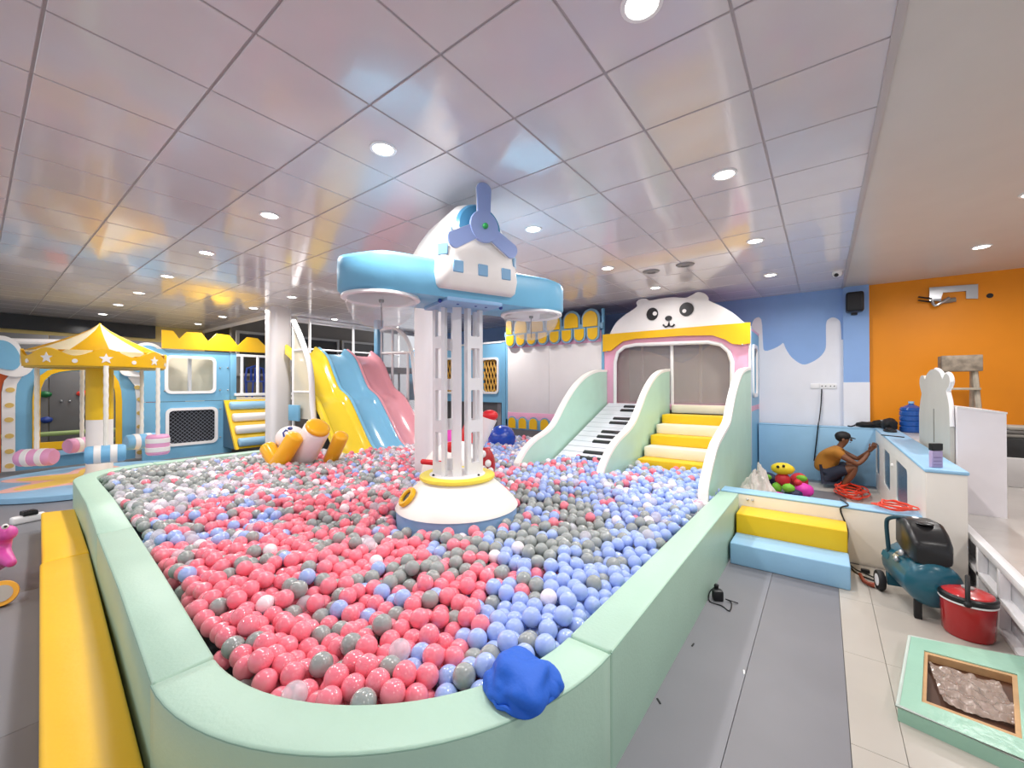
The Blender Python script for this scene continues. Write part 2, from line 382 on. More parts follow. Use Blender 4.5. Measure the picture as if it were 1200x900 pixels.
# low white wall, steps
def bluetopwall(name,label,x0,x1,y0,y1,z1,body=CRM,top=BLU):
    t=thing(name,label,'low wall',((x0+x1)/2,(y0+y1)/2,0))
    obj('body',box(nb(),x0,x1,y0,y1,0,z1-.02,.006),body,t)
    obj('top_pad',box(nb(),x0-.004,x1+.004,y0-.004,y1+.004,z1-.022,z1,.01,3),top,t,label='blue padded top'); return t
lw=bluetopwall('low_wall','low cream wall with pale blue top behind the yellow and blue steps',-.865,.86,4.8,5.0,.5,mat('cream_wall_vinyl','EFE6D8',.45))
for dx in (-.62,-.575): obj('bolt',ball(nb(),(dx,4.79,.435),.012,2),SIL,lw)
tag(obj('foam_step',box(nb(),-.675,.165,4.13,4.46,0,.19,.012,3),BLU,at=(-.25,4.3,0)),'blue foam step, the lower front one of two','step','foam steps before the low wall')
tag(obj('foam_step',box(nb(),-.675,.16,4.465,4.795,0,.37,.012,3),YEL,at=(-.25,4.6,0)),'yellow foam step, the upper one against the low wall','step','foam steps before the low wall')
# =====================================================================================
#                                         TOWER WITH TOY PLANE
# =====================================================================================
TC=CP(536,450,3.72); tx,ty=TC.x,TC.y
tw=thing('plane_tower','white tower with blue winged toy plane on top, rising from the balls','play tower',(tx,ty,0))
MT=Matrix.Translation((tx,ty,0))
obj('base_skirt',lathe(nb(),[(.535,0),(.535,.52),(.53,.535),(.50,.54)],56,MT),mat('tower_blue','8CB4DC',.4),tw,label='pale blue lower band of the base')
pr=[(.50,.54)]+[(.54*math.cos(a)*.0+ .545-.235*s**1.25,.535+.235*s) for s,a in [(k/12,0) for k in range(13)]]+[(.0,.775)]
obj('base_cone',lathe(nb(),pr,56,MT),CRM if False else mat('warm_white_vinyl','F3EDE6',.4),tw)
obj('base_ring',lathe(nb(),[(.245,.772),(.325,.772),(.338,.785),(.335,.805),(.318,.815),(.25,.81)],56,MT),mat('pale_yellow_vinyl','F0DC4C',.4),tw,label='yellow ring round the foot of the tower')
obj('base_cap',lathe(nb(),[(0,.80),(.25,.80),(.25,.812),(0,.812)],40,MT),WHT,tw)
# porthole on the left of the cone
d=(CP(485,585,3.5)-Vector((tx,ty,.65))); d.z=0; d.normalize(); q=Vector((tx,ty,.655))+d*.455
R=(d+Vector((0,0,.9))).normalized().to_track_quat('Z','Y').to_matrix().to_4x4(); MP=Matrix.Translation(q)@R
hole=obj('porthole_ring',lathe(nb(),[(.05,.0),(.05,.02),(.06,.032),(.08,.032),(.09,.02),(.09,0)],28,MP),GOLD,tw)
obj('porthole_disc',lathe(nb(),[(0,.0),(.055,.0),(.055,.012),(0,.012)],24,MP),BLK,hole)
# camera-facing axes at the tower
fw=Vector((-math.sin(-YAW),math.cos(YAW),0)); rt=Vector((math.cos(YAW),-math.sin(YAW),0)); 
PM=mat('white_tower_panel','E7E6E8',.3,vary=.02)
def ladderpost(cx_,cd,wd,dp,rot,cut=True,name='tower_post'):
    """upright with rectangular cut-outs; cx_ to the right, cd away from the viewer, metres from the tower axis"""
    c=Vector((tx,ty,0))+rt*cx_+fw*cd; h0,h1=.81,2.32
    M=Matrix.Translation(c)@Matrix.Rotation(-YAW+rot,4,'Z')
    holes=[]
    if cut:
        for k in range(4):
            z0=.92+k*.375; holes.append(rrect(-wd*.27,wd*.27,z0,z0+.27,.008,2))
    bm=nb(); prism(bm,[(-wd/2,h0),(wd/2,h0),(wd/2,h1),(-wd/2,h1)],-dp/2,dp/2,'XZ',holes=holes,M=M)
    return obj(name,bm,PM,tw)
ladderpost(-.15,-.05,.17,.035,-.75); ladderpost(-.105,-.11,.03,.07,0,False,'tower_rail')
ladderpost(.155,-.03,.17,.035,.75); ladderpost(.015,-.13,.075,.03,0,False,'tower_rail')
ladderpost(-.10,.14,.15,.03,.8); ladderpost(.11,.14,.15,.03,-.8); ladderpost(.085,-.05,.03,.05,0,False,'tower_rail')
for s in (-1,1): obj('foot_bolt',ball(nb(),Vector((tx,ty,.815))+rt*s*.2-fw*.1,.012,2),BLK,tw)
# plane axes: wing dir w, nose dir nz
ld=CP(448,346,3.2); rd=CP(625,358,3.98); wv=(rd-ld); wv.z=0; wv.normalize(); nv=Vector((wv.y,-wv.x,0)); wmid=(ld+rd)/2
pc=Vector((tx,ty,0)).lerp(Vector((wmid.x,wmid.y,0)),.6); ML=Matrix.Translation(pc)@Matrix(((nv.x,wv.x,0,0),(nv.y,wv.y,0,0),(0,0,1,0),(0,0,0,1)))  
MLW=ML.copy(); MLW.translation=pc+wv*((Vector((wmid.x,wmid.y,0))-pc).dot(wv))-nv*.03+wv*.03; HWG=.735
WB,WT=2.315,2.60
wl_=[]; 
for s in (1,-1):
    pass 
    for k in range(13):
        a=(-PI/2+PI*k/12); wl_.append((.33*math.cos(a)*1.0 if False else .33*math.sin(-a)*.92*s*-1, HWG*s+.33*math.cos(a)*s))
t=nb(); n=len(wl_)
lv=[]
for z,k in ((WB,.03),(WB+.03,0),(WT-.04,0),(WT-.01,.015),(WT,.05)):
    lv.append([t.verts.new((x*(1-k*2),y*(1-k*.9),z+.012*math.sin(y*9+x*7)*(z>WB+.1))) for x,y in wl_])
for a,b_ in zip(lv,lv[1:]):
    for k in range(n): t.faces.new((a[k],a[(k+1)%n],b_[(k+1)%n],b_[k]))
t.faces.new(lv[0][::-1]); t.faces.new(lv[-1]); bmesh.ops.recalc_face_normals(t,faces=t.faces)
o=nb(); fin(t,o,MLW); obj('wing',o,mat('wing_blue_vinyl','74B7DA',.38,bump=.25,bscale=7),tw,ang=50,label='long blue padded wing with rounded ends')
for yy in (-HWG,HWG):
    Md=MLW@Matrix.Translation((0,yy,WB))
    rim=obj('dome_rim',lathe(nb(),[(.262,0),(.30,0),(.305,-.02),(.29,-.028),(.262,-.02)],40,Md),WHTM,tw)
    obj('grille',lathe(nb(),[(0,-.012),(.262,-.012),(.262,-.004),(0,-.004)],40,Md),mat('grey_grille','A49C96',.6),rim)
    pf=[(.275*math.cos(a),-.02-.24*math.sin(a)) for a in [PI/2*k/12 for k in range(13)]]
    pf=pf+[(r*.985,z+.003) for r,z in pf[::-1]]
    obj('clear_dome',lathe(nb(),pf,40,Md),CLEAR,rim,label='clear plastic half dome')
    b=nb(); tube(b,[Md@Vector((0,0,-.01)),Md@Vector((0,0,-.235))],.004,6); tube(b,[Md@Vector((0,0,-.01)),Md@Vector((0,0,-.04))],.02,10)
    obj('nozzle',b,BLK,rim)
# fuselage: lofted rounded body
def loft(bm,secs,M):
    t=nb(); rs=[[t.verts.new(v) for v in s] for s in secs]; n=len(rs[0])
    for a,b_ in zip(rs,rs[1:]):
        for k in range(n): t.faces.new((a[k],a[(k+1)%n],b_[(k+1)%n],b_[k]))
    t.faces.new(rs[0][::-1]); t.faces.new(rs[-1]); bmesh.ops.recalc_face_normals(t,faces=t.faces); fin(t,bm,M); return bm
secs=[]
for z,x0,x1,hw,r in ((2.375,-.50,.33,.335,.06),(2.40,-.53,.36,.36,.08),(2.50,-.56,.385,.375,.1),(2.66,-.56,.375,.365,.12),(2.80,-.53,.355,.325,.13),(2.93,-.48,.33,.265,.13),(3.03,-.40,.30,.205,.12),(3.10,-.3,.25,.14,.1),(3.125,-.24,.2,.10,.08)):
    secs.append([(x,y,z) for x,y in rrect(x0,x1,-hw,hw,min(r,hw*.95),6)])
FUS=mat('fuselage_white_vinyl','EDE8E4',.38,bump=.12,bscale=8)
fus=obj('fuselage',loft(nb(),secs,ML),FUS,tw,ang=60,label='white rounded plane body')
WINB=mat('window_blue','7FA9CC',.35)
for yy in (-.22,0,.22):
    obj('window_patch',box(nb(),.375,.392,yy-.045,yy+.045,2.49,2.585,.006,1,ML@Matrix.Translation((-.0,0,0))),WINB,tw)
for xx,yy,zz,an_ in ((.342,-.332,2.665,-.785),(.312,-.283,2.81,-.785),(.342,.332,2.665,.785)):
    obj('window_patch',box(nb(),-.012,.006,-.042,.042,zz-.045,zz+.045,.004,1,ML@Matrix.Translation((xx,yy,0))@Matrix.Rotation(an_,4,'Z')),WINB,tw)
for xx,zz in ((-.3,2.72),):
    hw=.355
    obj('window_patch',box(nb(),xx-.045,xx+.045,-hw-.015,-hw+.004,zz-.05,zz+.05,.006,1,ML),WINB,tw)
    obj('window_patch',box(nb(),xx-.045,xx+.045,hw-.004,hw+.015,zz-.05,zz+.05,.006,1,ML),WINB,tw)
PZ=2.885
Mn=ML@Matrix.Translation((.27,0,PZ))@Matrix.Rotation(PI/2,4,'Y')
obj('nose_ring',lathe(nb(),[(.0,.0),(.205,.0),(.21,.04),(.19,.07),(.1,.085),(0,.09)],40,Mn),mat('nose_blue','4E93BE',.3),tw,label='round blue nose behind the propeller')
Mq=ML@Matrix.Translation((.40,0,PZ))@Matrix.Rotation(PI/2,4,'Y')
prop=obj('propeller',lathe(nb(),[(0,-.015),(.125,-.015),(.13,0),(.125,.015),(0,.015)],40,Mq),PERI,tw,label='periwinkle three-bladed propeller with white edge')
for k in range(3):
    a=k*2*PI/3; bl=nb()
    pts=[( -.055,.06)]+[(-.064,.30)]+[(.064*math.cos(PI-PI*j/8),.305+.05*math.sin(PI*j/8)) for j in range(9)]+[(.055,.06)]
    # local blade plane: local Mq frame x = down, y = wing axis
    Mb=ML@Matrix.Translation((.40,0,PZ))@Matrix.Rotation(a,4,'X')@Matrix.Rotation(.0,4,'Z')
    prism(bl,pts,-.008,.008,'YZ',M=Mb); obj('blade',bl,PERI,prop)
    e=nb(); prism(e,[(p[0]*1.06,p[1]*1.008) for p in pts],-.012,-.006,'YZ',M=Mb); obj('blade_edge',e,WHTM,prop)
obj('hub_cap',ball(nb(),ML@Vector((.425,0,PZ)),.024,3,(1,1,1)),mat('green_cap','1E9A4C',.3,coat=.5),prop,label='green hub cap')
for s in (-.28,-.12,.05,.15,.3): obj('under_bolt',ball(nb(),ML@Vector((.16,s,2.30)),.018,2),DARKB,tw)
obj('mount_plate',box(nb(),-.26,.26,-.26,.26,2.29,2.33,.008,2,ML),mat('tower_blue','8CB4DC',.4),tw)
# =====================================================================================
#                                     SLIDES
# =====================================================================================
rid=[(373,408),(383,418.5),(391,439),(397.6,454.6),(407.7,464.7),(414.5,477),(424.6,499.6),(434.7,521)]
prof=fy(rid,4.53); prof=[(prof[0][0]-.05,prof[0][1]-.0)]+prof; prof.append((prof[-1][0]+.3,prof[-1][1]-.16)); prof.append((prof[-1][0]+.3,.2))
prof=smooth([(x,0,z) for x,z in prof],k=4)
def lane(y0,y1,m,label):
    cs=[(y0,-.05),(y0,.13),(y0+.03,.15),(y0+.06,.14),(y0+.10,.05),(y0+.15,0),(y1-.15,0),(y1-.10,.05),(y1-.06,.14),(y1-.03,.15),(y1,.13),(y1,-.05)]
    bm=nb(); rs=[[bm.verts.new((x,y,z-.13+h)) for y,h in cs] for x,_,z in prof]
    for a,b_ in zip(rs,rs[1:]):
        for k in range(len(cs)): bm.faces.new((a[k],a[(k+1)%len(cs)],b_[(k+1)%len(cs)],b_[k]))
    bm.faces.new(rs[0]); bm.faces.new(rs[-1][::-1]); bmesh.ops.recalc_face_normals(bm,faces=bm.faces)
    tag(obj('slide',bm,m,at=(prof[0][0],(y0+y1)/2,0),ang=60),label,'slide','wavy fibreglass slides side by side')
lane(3.86,4.53,mat('yellow_fibreglass','FFE13C',.18,coat=.6,vary=.02),'yellow wavy slide, leftmost of three, ending in the balls')
lane(4.535,5.20,mat('blue_fibreglass','8ACFF4',.18,coat=.6,vary=.02),'blue wavy slide in the middle of three')
lane(5.205,5.9,mat('pink_fibreglass','FDB0BC',.18,coat=.6,vary=.02),'pink wavy slide, rightmost of three')
# platform frame behind slides
pf=thing('slide_platform','white pipe platform frame with blue post behind the slides','platform',(-9.2,4.9,0))
obj('deck',box(nb(),-9.9,-8.6,4.5,7.6,1.95,2.08,.01),mat('deck_grey','8a8a8e',.5),pf)
obj('front_board',box(nb(),-8.66,-8.62,4.35,6.0,.0,1.95),mat('under_board','5A5C62',.6),pf)
for y in (4.9,6.05,7.5): obj('post',tube(nb(),[(-9.8,y,0),(-9.8,y,CEIL-.02)],.03,10),WHTM,pf)
obj('post',box(nb(),-8.75,-8.6,5.95,6.12,2.0,CEIL-.02,.01),BLUP,pf,label='sky blue square post right of the slides')
obj('rail',tube(nb(),[(-9.8,4.6,CEIL-.03),(-9.8,7.5,CEIL-.03)],.03,10),WHTM,pf)
obj('rail',tube(nb(),[(-9.8,4.6,2.5),(-9.8,7.5,2.5)],.02,8),WHTM,pf)
# left guard frame (in the plane of the yellow slide's left edge)
gf=thing('slide_guard','curved white pipe guard with netting left of the yellow slide','guard',(-8.2,3.8,0))
gp=[WY(a,c,3.8) for a,c in ((344,376),(351,392),(357,408),(362,424),(365,445),(366,470),(368,492))]
gp=[Vector(p) for p in smooth(gp,k=3)]
obj('rail',tube(nb(),gp,.05,12),WHTM,gf)
for a,c,dd in ((341,376,500),(350,440,470),):
    pass
g0=gp[0]; obj('post',tube(nb(),[(g0.x,3.8,g0.z),(g0.x,3.8,.1)],.03,10),WHTM,gf)
obj('post',tube(nb(),[gp[-1],(gp[-1].x+.02,3.8,.1)],.04,10),WHTM,gf)
for z in (1.5,2.3):
    e=min(gp,key=lambda p:abs(p.z-z)); obj('crossbar',tube(nb(),[(g0.x,3.8,z),(e.x,3.8,z)],.02,8),WHTM,gf)
b=nb(); prism(b,[(p.x,p.z) for p in gp]+[(g0.x,gp[-1].z)],3.795,3.8,'XZ'); obj('net',b,mat('sheer_net','EDE7D6',.6,alpha=.55),gf)
obj('board',box(nb(),g0.x,g0.x+.4,3.70,3.74,.95,1.25,.005),BLUP,gf)
# right guard
gr=thing('slide_guard','arched white pipe guard with grey netting right of the pink slide','guard',(-7.8,6.0,0))
gq=[WY(a,c,6.05) for a,c in ((446,388),(456,384),(466,386),(475,395),(481,408),(484,425),(486,445),(488,465),(492,480))]
gq=[Vector(p) for p in smooth(gq,k=3)]
obj('rail',tube(nb(),gq,.045,12),WHTM,gr)
obj('rail',tube(nb(),[WY(447,414,6.05),WY(484,413,6.05)],.035,10),WHTM,gr)
for a,c0,c1 in ((447,386,455),(460,385,460),(478,412,475)): obj('post',tube(nb(),[WY(a,c0,6.05),WY(a,c1,6.05)],.03,10),WHTM,gr)
b=nb(); prism(b,[(p.x,p.z) for p in gq]+[(gq[0].x,gq[-1].z)],6.06,6.065,'XZ'); obj('net',b,netmat('grey_net','8f8f92',.04,.2),gr)
# =====================================================================================
#                          LEFT CLIMBING FACADE (blue boards, ladder, crown)
# =====================================================================================
FXB=-11.6
lf=thing('blue_playhouse','two storey sky blue board playhouse with two windows and padded ladder','playhouse',(FXB,2.8,0))
def rr_px(a,c,a2,c2,X,r): 
    p=WX(a,c2,X); q=WX(a2,c,X); return rrect(p.y,q.y,p.z,q.z,r)
w1=rr_px(196,421,250,459,FXB,.09); w2=rr_px(197,479,252,521,FXB,.09)
bl=fx([(188,409),(269,412)],FXB); yl,yr=bl[0][0],bl[1][0]; zt=bl[0][1]; zm=WX(230,470,FXB).z
obj('upper_board',prism(nb(),[(yl-.3,zm+.006),(yr,zm+.006),(yr,zt),(yl-.3,zt)],FXB-.04,FXB,'YZ',holes=[w1]),BLUP,lf)
obj('lower_board',prism(nb(),[(yl-.3,0),(yr,0),(yr,zm-.006),(yl-.3,zm-.006)],FXB-.04,FXB,'YZ',holes=[w2]),BLUP,lf)
yr2=WX(277,450,FXB).y
obj('side_board',box(nb(),FXB-.04,FXB+.005,yr+.01,yr2,zm+.02,zt,.003),BLUP,lf)
obj('side_board',box(nb(),FXB-.04,FXB+.005,yr+.01,yr2-.1,0,zm-.02,.003),BLUP,lf)
for w_,nm in ((w1,'upper'),(w2,'lower')):
    ys=[p[0] for p in w_]; zs=[p[1] for p in w_]; big=rrect(min(ys)-.05,max(ys)+.05,min(zs)-.05,max(zs)+.05,.12)
    obj('window_frame',prism(nb(),big,FXB-.002,FXB+.035,'YZ',holes=[rrect(min(ys)+.01,max(ys)-.01,min(zs)+.01,max(zs)-.01,.08)]),WHTM,lf)
ys=[p[0] for p in w2]; zs=[p[1] for p in w2]
obj('net',box(nb(),FXB-.02,FXB-.018,min(ys),max(ys),min(zs),max(zs)),netmat('pale_net','8F93A0',.085,.1),lf)
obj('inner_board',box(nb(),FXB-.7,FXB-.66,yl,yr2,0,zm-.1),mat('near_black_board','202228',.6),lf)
obj('inner_board',box(nb(),FXB-.75,FXB-.71,yl-.3,yr2-.05,zm,zt-.1),mat('pale_cream_board','FAF1D8',.5),lf,label='cream board seen through the upper window')
obj('mullion',tube(nb(),[(FXB-.3,(min(p[0] for p in w1)+max(p[0] for p in w1))/2+.05,zm),(FXB-.3,(min(p[0] for p in w1)+max(p[0] for p in w1))/2+.05,zt)],.04,8),WHTM,lf)
for a,c in ((258,431),(267,431),(258,457),(267,457),(193,458),(258,479),(258,512),(267,512),(183,482)):
    p=WX(a,c,FXB+.01); obj('bolt',ball(nb(),p,.02,2),SIL,lf)
crown=[(190,408),(190,386.5),(203,387.5),(210,397),(219,389),(236,390),(244,400),(254,391),(269,393),(279,405),(290,395),(302,396.5),(310.5,405),(320,399),(330,400),(330,414),(312,413.5)]
def part_poly(name,pxs,X,d,m,par,label=None,holes=()):
    return obj(name,prism(nb(),fx(pxs,X),X-d,X,'YZ',holes=holes),m,par,label=label)
part_poly('zigzag_board',crown,FXB+.05,.05,GOLD,lf,'golden zigzag top board')
obj('rail',box(nb(),FXB-.03,FXB+.02,yr2,yr2+1.4,zt-.08,zt-.02,.005),WHTM,lf)
obj('rail',box(nb(),FXB-.03,FXB+.05,yr2-.05,yr2+1.4,zm+.1,zm+.17,.005),WHTM,lf)
obj('deck',box(nb(),FXB-1.3,FXB,yr2,yr2+1.4,zm-.02,zm+.05),CRM,lf)
for a in (283.5,302): 
    p=WX(a,440,FXB); obj('post',tube(nb(),[(FXB,p.y,zm+.1),(FXB,p.y,zt-.05)],.035,10),WHTM,lf)
# padded ladder
la=WX(263,469,FXB+.02); lb=WX(287,528,FXB+.75)
lad=thing('padded_ladder','leaning ladder with blue and white padded rungs on yellow sides','ladder',(FXB+.4,la.y+.5,0))
yA,yB_=la.y,la.y+1.15
z0,z1=.15,la.z; x0,x1=FXB+.75,FXB+.04
for y in (yA,yB_):
    b=nb(); prism(b,[(x1,z1),(x1+.06,z1),(x0+.08,z0),(x0-.02,z0)],y-.03,y+.03,'XZ'); obj('side_rail',b,YEL,lad)
obj('backing',prism(nb(),[(x1-.02,z1),(x1+.02,z1),(x0-.0,z0),(x0-.04,z0)],yA,yB_,'XZ'),YEL,lad)
for k,m in enumerate((BLU,WHT,WHT,BLU)):
    f=.12+k*.25; x=x1+(x0-x1)*f+.06; z=z1+(z0-z1)*f
    b=nb(); capsule(b,(x,yA+.08,z),(x,yB_,z),.1,16,4,.3); obj('padded_rung',b,m,lad)
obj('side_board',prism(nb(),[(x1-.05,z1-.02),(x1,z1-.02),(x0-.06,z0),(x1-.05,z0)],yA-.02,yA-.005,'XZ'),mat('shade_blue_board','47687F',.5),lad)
# blue chair behind the rail
bc=thing('plastic_chair','blue plastic armchair behind the white rail left of the column','chair',tuple(WX(299,466,FXB-.9)))
q=WX(299,466,FXB-.9); qy=q.y; qz=zm+.05; cxx=FXB-.9
obj('back_frame',tube(nb(),[(cxx,qy-.2,qz),(cxx,qy-.24,qz+.5),(cxx,qy-.2,qz+.78),(cxx,qy,qz+.85),(cxx,qy+.2,qz+.78),(cxx,qy+.24,qz+.5),(cxx,qy+.2,qz)],.028,8),DARKB,bc)
obj('seat',box(nb(),cxx,cxx+.42,qy-.22,qy+.22,qz+.4,qz+.44,.015),DARKB,bc)
for k in range(3): obj('slat',box(nb(),cxx-.01,cxx+.01,qy-.13+k*.1,qy-.07+k*.1,qz+.42,qz+.8,.005),DARKB,bc)
for sx,sy in ((0,-1),(0,1),(1,-1),(1,1)): obj('leg',tube(nb(),[(cxx+.4*sx,qy+.2*sy,qz+.42),(cxx+.42*sx,qy+.23*sy,qz)],.02,8),DARKB,bc)
# =====================================================================================
#                          CIRCUS FACADE and CAROUSEL (far left)
# =====================================================================================
CX=-11.9
cf=thing('circus_facade','blue and orange circus facade with yellow arch behind the carousel','facade',(CX,1.5,0))
def a_px(cx,top,bot,hw,h): # arch outline in px
    o=[(cx-hw,bot)]+[(cx-hw*math.cos(PI*k/14),top+h-h*math.sin(PI*k/14)) for k in range(15)]+[(cx+hw,bot)]; return o
hole=[(47,530),(47,470),(48,456),(52,447),(60,440),(70,437),(85,435),(100,435),(115,437),(125,442),(131,449),(134,458),(135,470),(135,524)]
holeY=fx(hole,CX)
outer=fx([(18,552),(18,440),(22,428),(35,420),(70,414),(110,414),(140,420),(153,432),(160,450),(160,537)],CX)
obj('arch_board',prism(nb(),outer,CX-.04,CX,'YZ',holes=[holeY]),BLUP,cf,label='sky blue board with the arch opening')
bigY=fx([(38,534),(38,468),(40,452),(46,441),(56,434),(70,431),(100,430),(118,432),(132,437),(139,447),(142,458),(143,470),(143,523)],CX+.04)
obj('arch_frame',prism(nb(),bigY+[],CX,CX+.05,'YZ',holes=[fx(hole[:-1]+[(135,520)],CX+.04)[0:]] if False else [[(p[0]*1.0,p[1]+.02) for p in holeY]]),GOLD,cf,label='yellow arch frame')
part_poly('sill_board',[(45,528),(45,519),(108,515),(132,513),(132,522)],CX+.08,.04,GOLD,cf)
part_poly('strip_board',[(38,537),(38,531),(142,521),(142,526)],CX+.09,.04,BLU,cf)
GD=mat('gold_dot','DDBB6A',.4)
def dotted(pxs,dots,lab):
    s=part_poly('dotted_board',pxs,CX+.06,.04,WHT,cf,lab)
    for a,c in dots:
        p=WX(a,c,CX+.06); obj('dot',prism(nb(),circ(p.y,p.z,.055,14,.045),CX+.058,CX+.072,'YZ'),GD,s)
dotted([(2,553),(2,460),(5,446),(12,439),(28,438),(20,450),(18,465),(18,552)],[(12,457),(11,475),(10.5,492),(11,511),(11,529),(11,546)],'white curved board with gold dots at the far left')
dotted([(159,537),(160,470),(158,452),(150,442),(163,440),(170,450),(171,470),(170,536)],[(161,454),(164,468),(164,484),(164,500),(164,530)],'white curved board with gold dots right of the arch')
part_poly('orange_board',[(-25,557),(-25,436),(-5,436),(10,439),(3,450),(1,462),(1,554)],CX+.02,.03,ORG,cf)
part_poly('orange_board',[(170,536),(171,470),(170,450),(164,438),(172,437),(180,450),(183,470),(183,534)],CX+.02,.03,ORG,cf)
part_poly('orange_board',[(50,409),(62,403),(80,401),(76,415),(50,415)],CX+.02,.03,ORG,cf)
def puff(pin,pout,lab):
    part_poly('puff_rim',pout,CX+.13,.05,WHT,cf,'white rim of '+lab); part_poly('puff_board',pin,CX+.16,.03,BLUP,cf,'blue inner board of '+lab)
puff(smooth([(-30,408,0),(-5,399,0),(8,400,0),(17,406,0),(23,416,0),(24,426,0),(18,433,0),(8,433,0),(-6,430,0),(-30,425,0)],k=3) and [(p[0],p[1]) for p in smooth([(-30,408,0),(-5,399,0),(8,400,0),(17,406,0),(23,416,0),(24,426,0),(18,433,0),(8,433,0),(-6,430,0),(-30,425,0)],k=3)],
     [(p[0],p[1]) for p in smooth([(-32,400,0),(-5,393.5,0),(10,395,0),(21,402,0),(28,414,0),(38,424,0),(38,433,0),(27,441,0),(12,441,0),(-6,436,0),(-32,432,0)],k=3)],'the left cloud')
puff([(p[0],p[1]) for p in smooth([(158,412,0),(168,405,0),(180,406,0),(187,412,0),(190,420,0),(188,430,0),(175,436,0),(158,435,0),(150,430,0),(150,420,0)],True,3)],
     [(p[0],p[1]) for p in smooth([(152,411,0),(164,402.5,0),(178,402,0),(189,408,0),(194,418,0),(192,432,0),(182,438,0),(165,441,0),(146,440,0),(140,432,0),(146,420,0)],True,3)],'the right cloud')
obj('top_rail',tube(nb(),[WX(10,400,CX-.2),WX(85,401.5,CX-.2)],.06,8),WHTM,cf)
# grey climbing wall behind
cw=thing('climbing_wall','grey panelled climbing wall with coloured holds seen through the arch','climbing wall',(-13.6,1.5,0))
for k in range(4): obj('panel',box(nb(),-13.7,-13.62,-1.4+k*1.22,-.19+k*1.22,0,2.75,.006),DGR,cw)
HC={'red':'D63B2E','green':'1F6B3A','blue':'27408F','black':'26262A'}
for a,c,k in ((97,461,'red'),(53,462,'green'),(54,492,'blue'),(101,490,'black'),(120,478,'red')):
    p=WX(a,c,-13.6); obj('hold',ball(nb(),p,.09,3,(.5,1.1,.75),.25,2),mat('hold_'+k,HC[k],.4),cw,label=k+' climbing hold')
for a,c in ((72,470),(82,470)): obj('bolt',ball(nb(),WX(a,c,-13.6),.025,2),SIL,cw)
for z in (.38,.6): obj('padded_bar',tube(nb(),[(-13.2,-.8,z),(-13.2,3.6,z)],.05,10),mat('lime_pad','A9BF7A',.5),cw)
# carousel
kc=CP(117,450,7.0); kx,ky=kc.x,kc.y
ca=thing('carousel','small carousel with yellow and white scalloped canopy on a blue round platform','carousel',(kx,ky,0))
MK=Matrix.Translation((kx,ky,0))
obj('platform',lathe(nb(),[(0,0),(1.42,0),(1.45,.015),(1.45,.085),(1.42,.10),(0,.10)],72,MK),BLU,ca,label='round pale blue padded platform')
def flower(r0,r1,n,ph): return [((r0+(r1-r0)*(.5+.5*math.cos(n*a+ph)))*math.cos(a),(r0+(r1-r0)*(.5+.5*math.cos(n*a+ph)))*math.sin(a)) for a in [2*PI*k/96 for k in range(96)]]
obj('pink_inlay',prism(nb(),flower(.75,1.22,6,.4),.10,.103,'XY',M=MK),mat('pink_inlay_vinyl','F6BDB2',.45),ca)
obj('yellow_inlay',prism(nb(),flower(.5,1.05,6,.4),.1035,.106,'XY',M=MK),mat('peach_yellow_vinyl','F6CE5E',.45),ca)
obj('pole_foot',lathe(nb(),[(0,.1),(.2,.1),(.185,.16),(.17,.18),(.17,1.05),(0,1.05)],28,MK),WHT,ca,label='white lower half of the pole')
obj('pole',lathe(nb(),[(0,1.05),(.172,1.05),(.172,2.0),(0,2.0)],28,MK),YEL,ca,label='yellow upper half of the pole')
# canopy cone in gores
RC=.86; NG=12
for g in range(NG):
    t=nb(); rows=[]
    for s in range(9):
        f=s/8; r=RC*(.02+.98*f**1.0); z=2.67-.50*(f**.78)
        rows.append([t.verts.new((r*math.cos(2*PI*(g+u/3)/NG),r*math.sin(2*PI*(g+u/3)/NG),z)) for u in range(4)])
    for a,b_ in zip(rows,rows[1:]):
        for u in range(3): t.faces.new((a[u],b_[u],b_[u+1],a[u+1]))
    bmesh.ops.solidify(t,geom=t.faces[:],thickness=.01)
    o=nb(); fin(t,o,MK); obj('canopy_gore',o,YEL if g%2 else mat('cream_white_fabric','FBF5DC',.5),ca,ang=60)
t=nb(); ns=96; A=[];B=[];C_=[];D_=[]
for k in range(ns):
    a=2*PI*k/ns; zt_=2.14+.06*math.cos(8*(a-math.atan2(-ky,-kx)-.08))
    for L,r,z in ((A,RC,1.93),(B,RC+.015,zt_),(C_,RC-.02,zt_),(D_,RC-.03,1.93)): L.append(t.verts.new((r*math.cos(a),r*math.sin(a),z)))
for k in range(ns):
    j=(k+1)%ns
    for P_,Q_ in ((A,B),(B,C_),(C_,D_),(D_,A)): t.faces.new((P_[k],P_[j],Q_[j],Q_[k]))
bmesh.ops.recalc_face_normals(t,faces=t.faces); o=nb(); fin(t,o,MK)
sk=obj('canopy_skirt',o,GOLD,ca,ang=60)
camang=math.atan2(-ky,-kx)
for k in range(16):
    a=camang+PI*2*k/16+.08; M=MK@Matrix.Rotation(a,4,'Z')
    b=nb()
    if k%2==0: prism(b,star(0,2.045,.085),RC-.002,RC+.016,'YZ',M=M); obj('star',b,WHT,sk)
    else: prism(b,circ(0,2.0,.032,14),RC-.002,RC+.016,'YZ',M=M); obj('dot',b,WHT,sk)
obj('under_board',lathe(nb(),[(0,1.91),(RC-.02,1.91),(RC-.02,1.935),(0,1.935)],48,MK),mat('canopy_under','C9A93A',.5),ca)
obj('peak_knob',ball(nb(),(kx,ky,2.67),.02,2),YEL,ca)
PKS=mat('pink_roll_vinyl','E9A3CB',.42); BLS=mat('blue_roll_vinyl','78B4DC',.42)
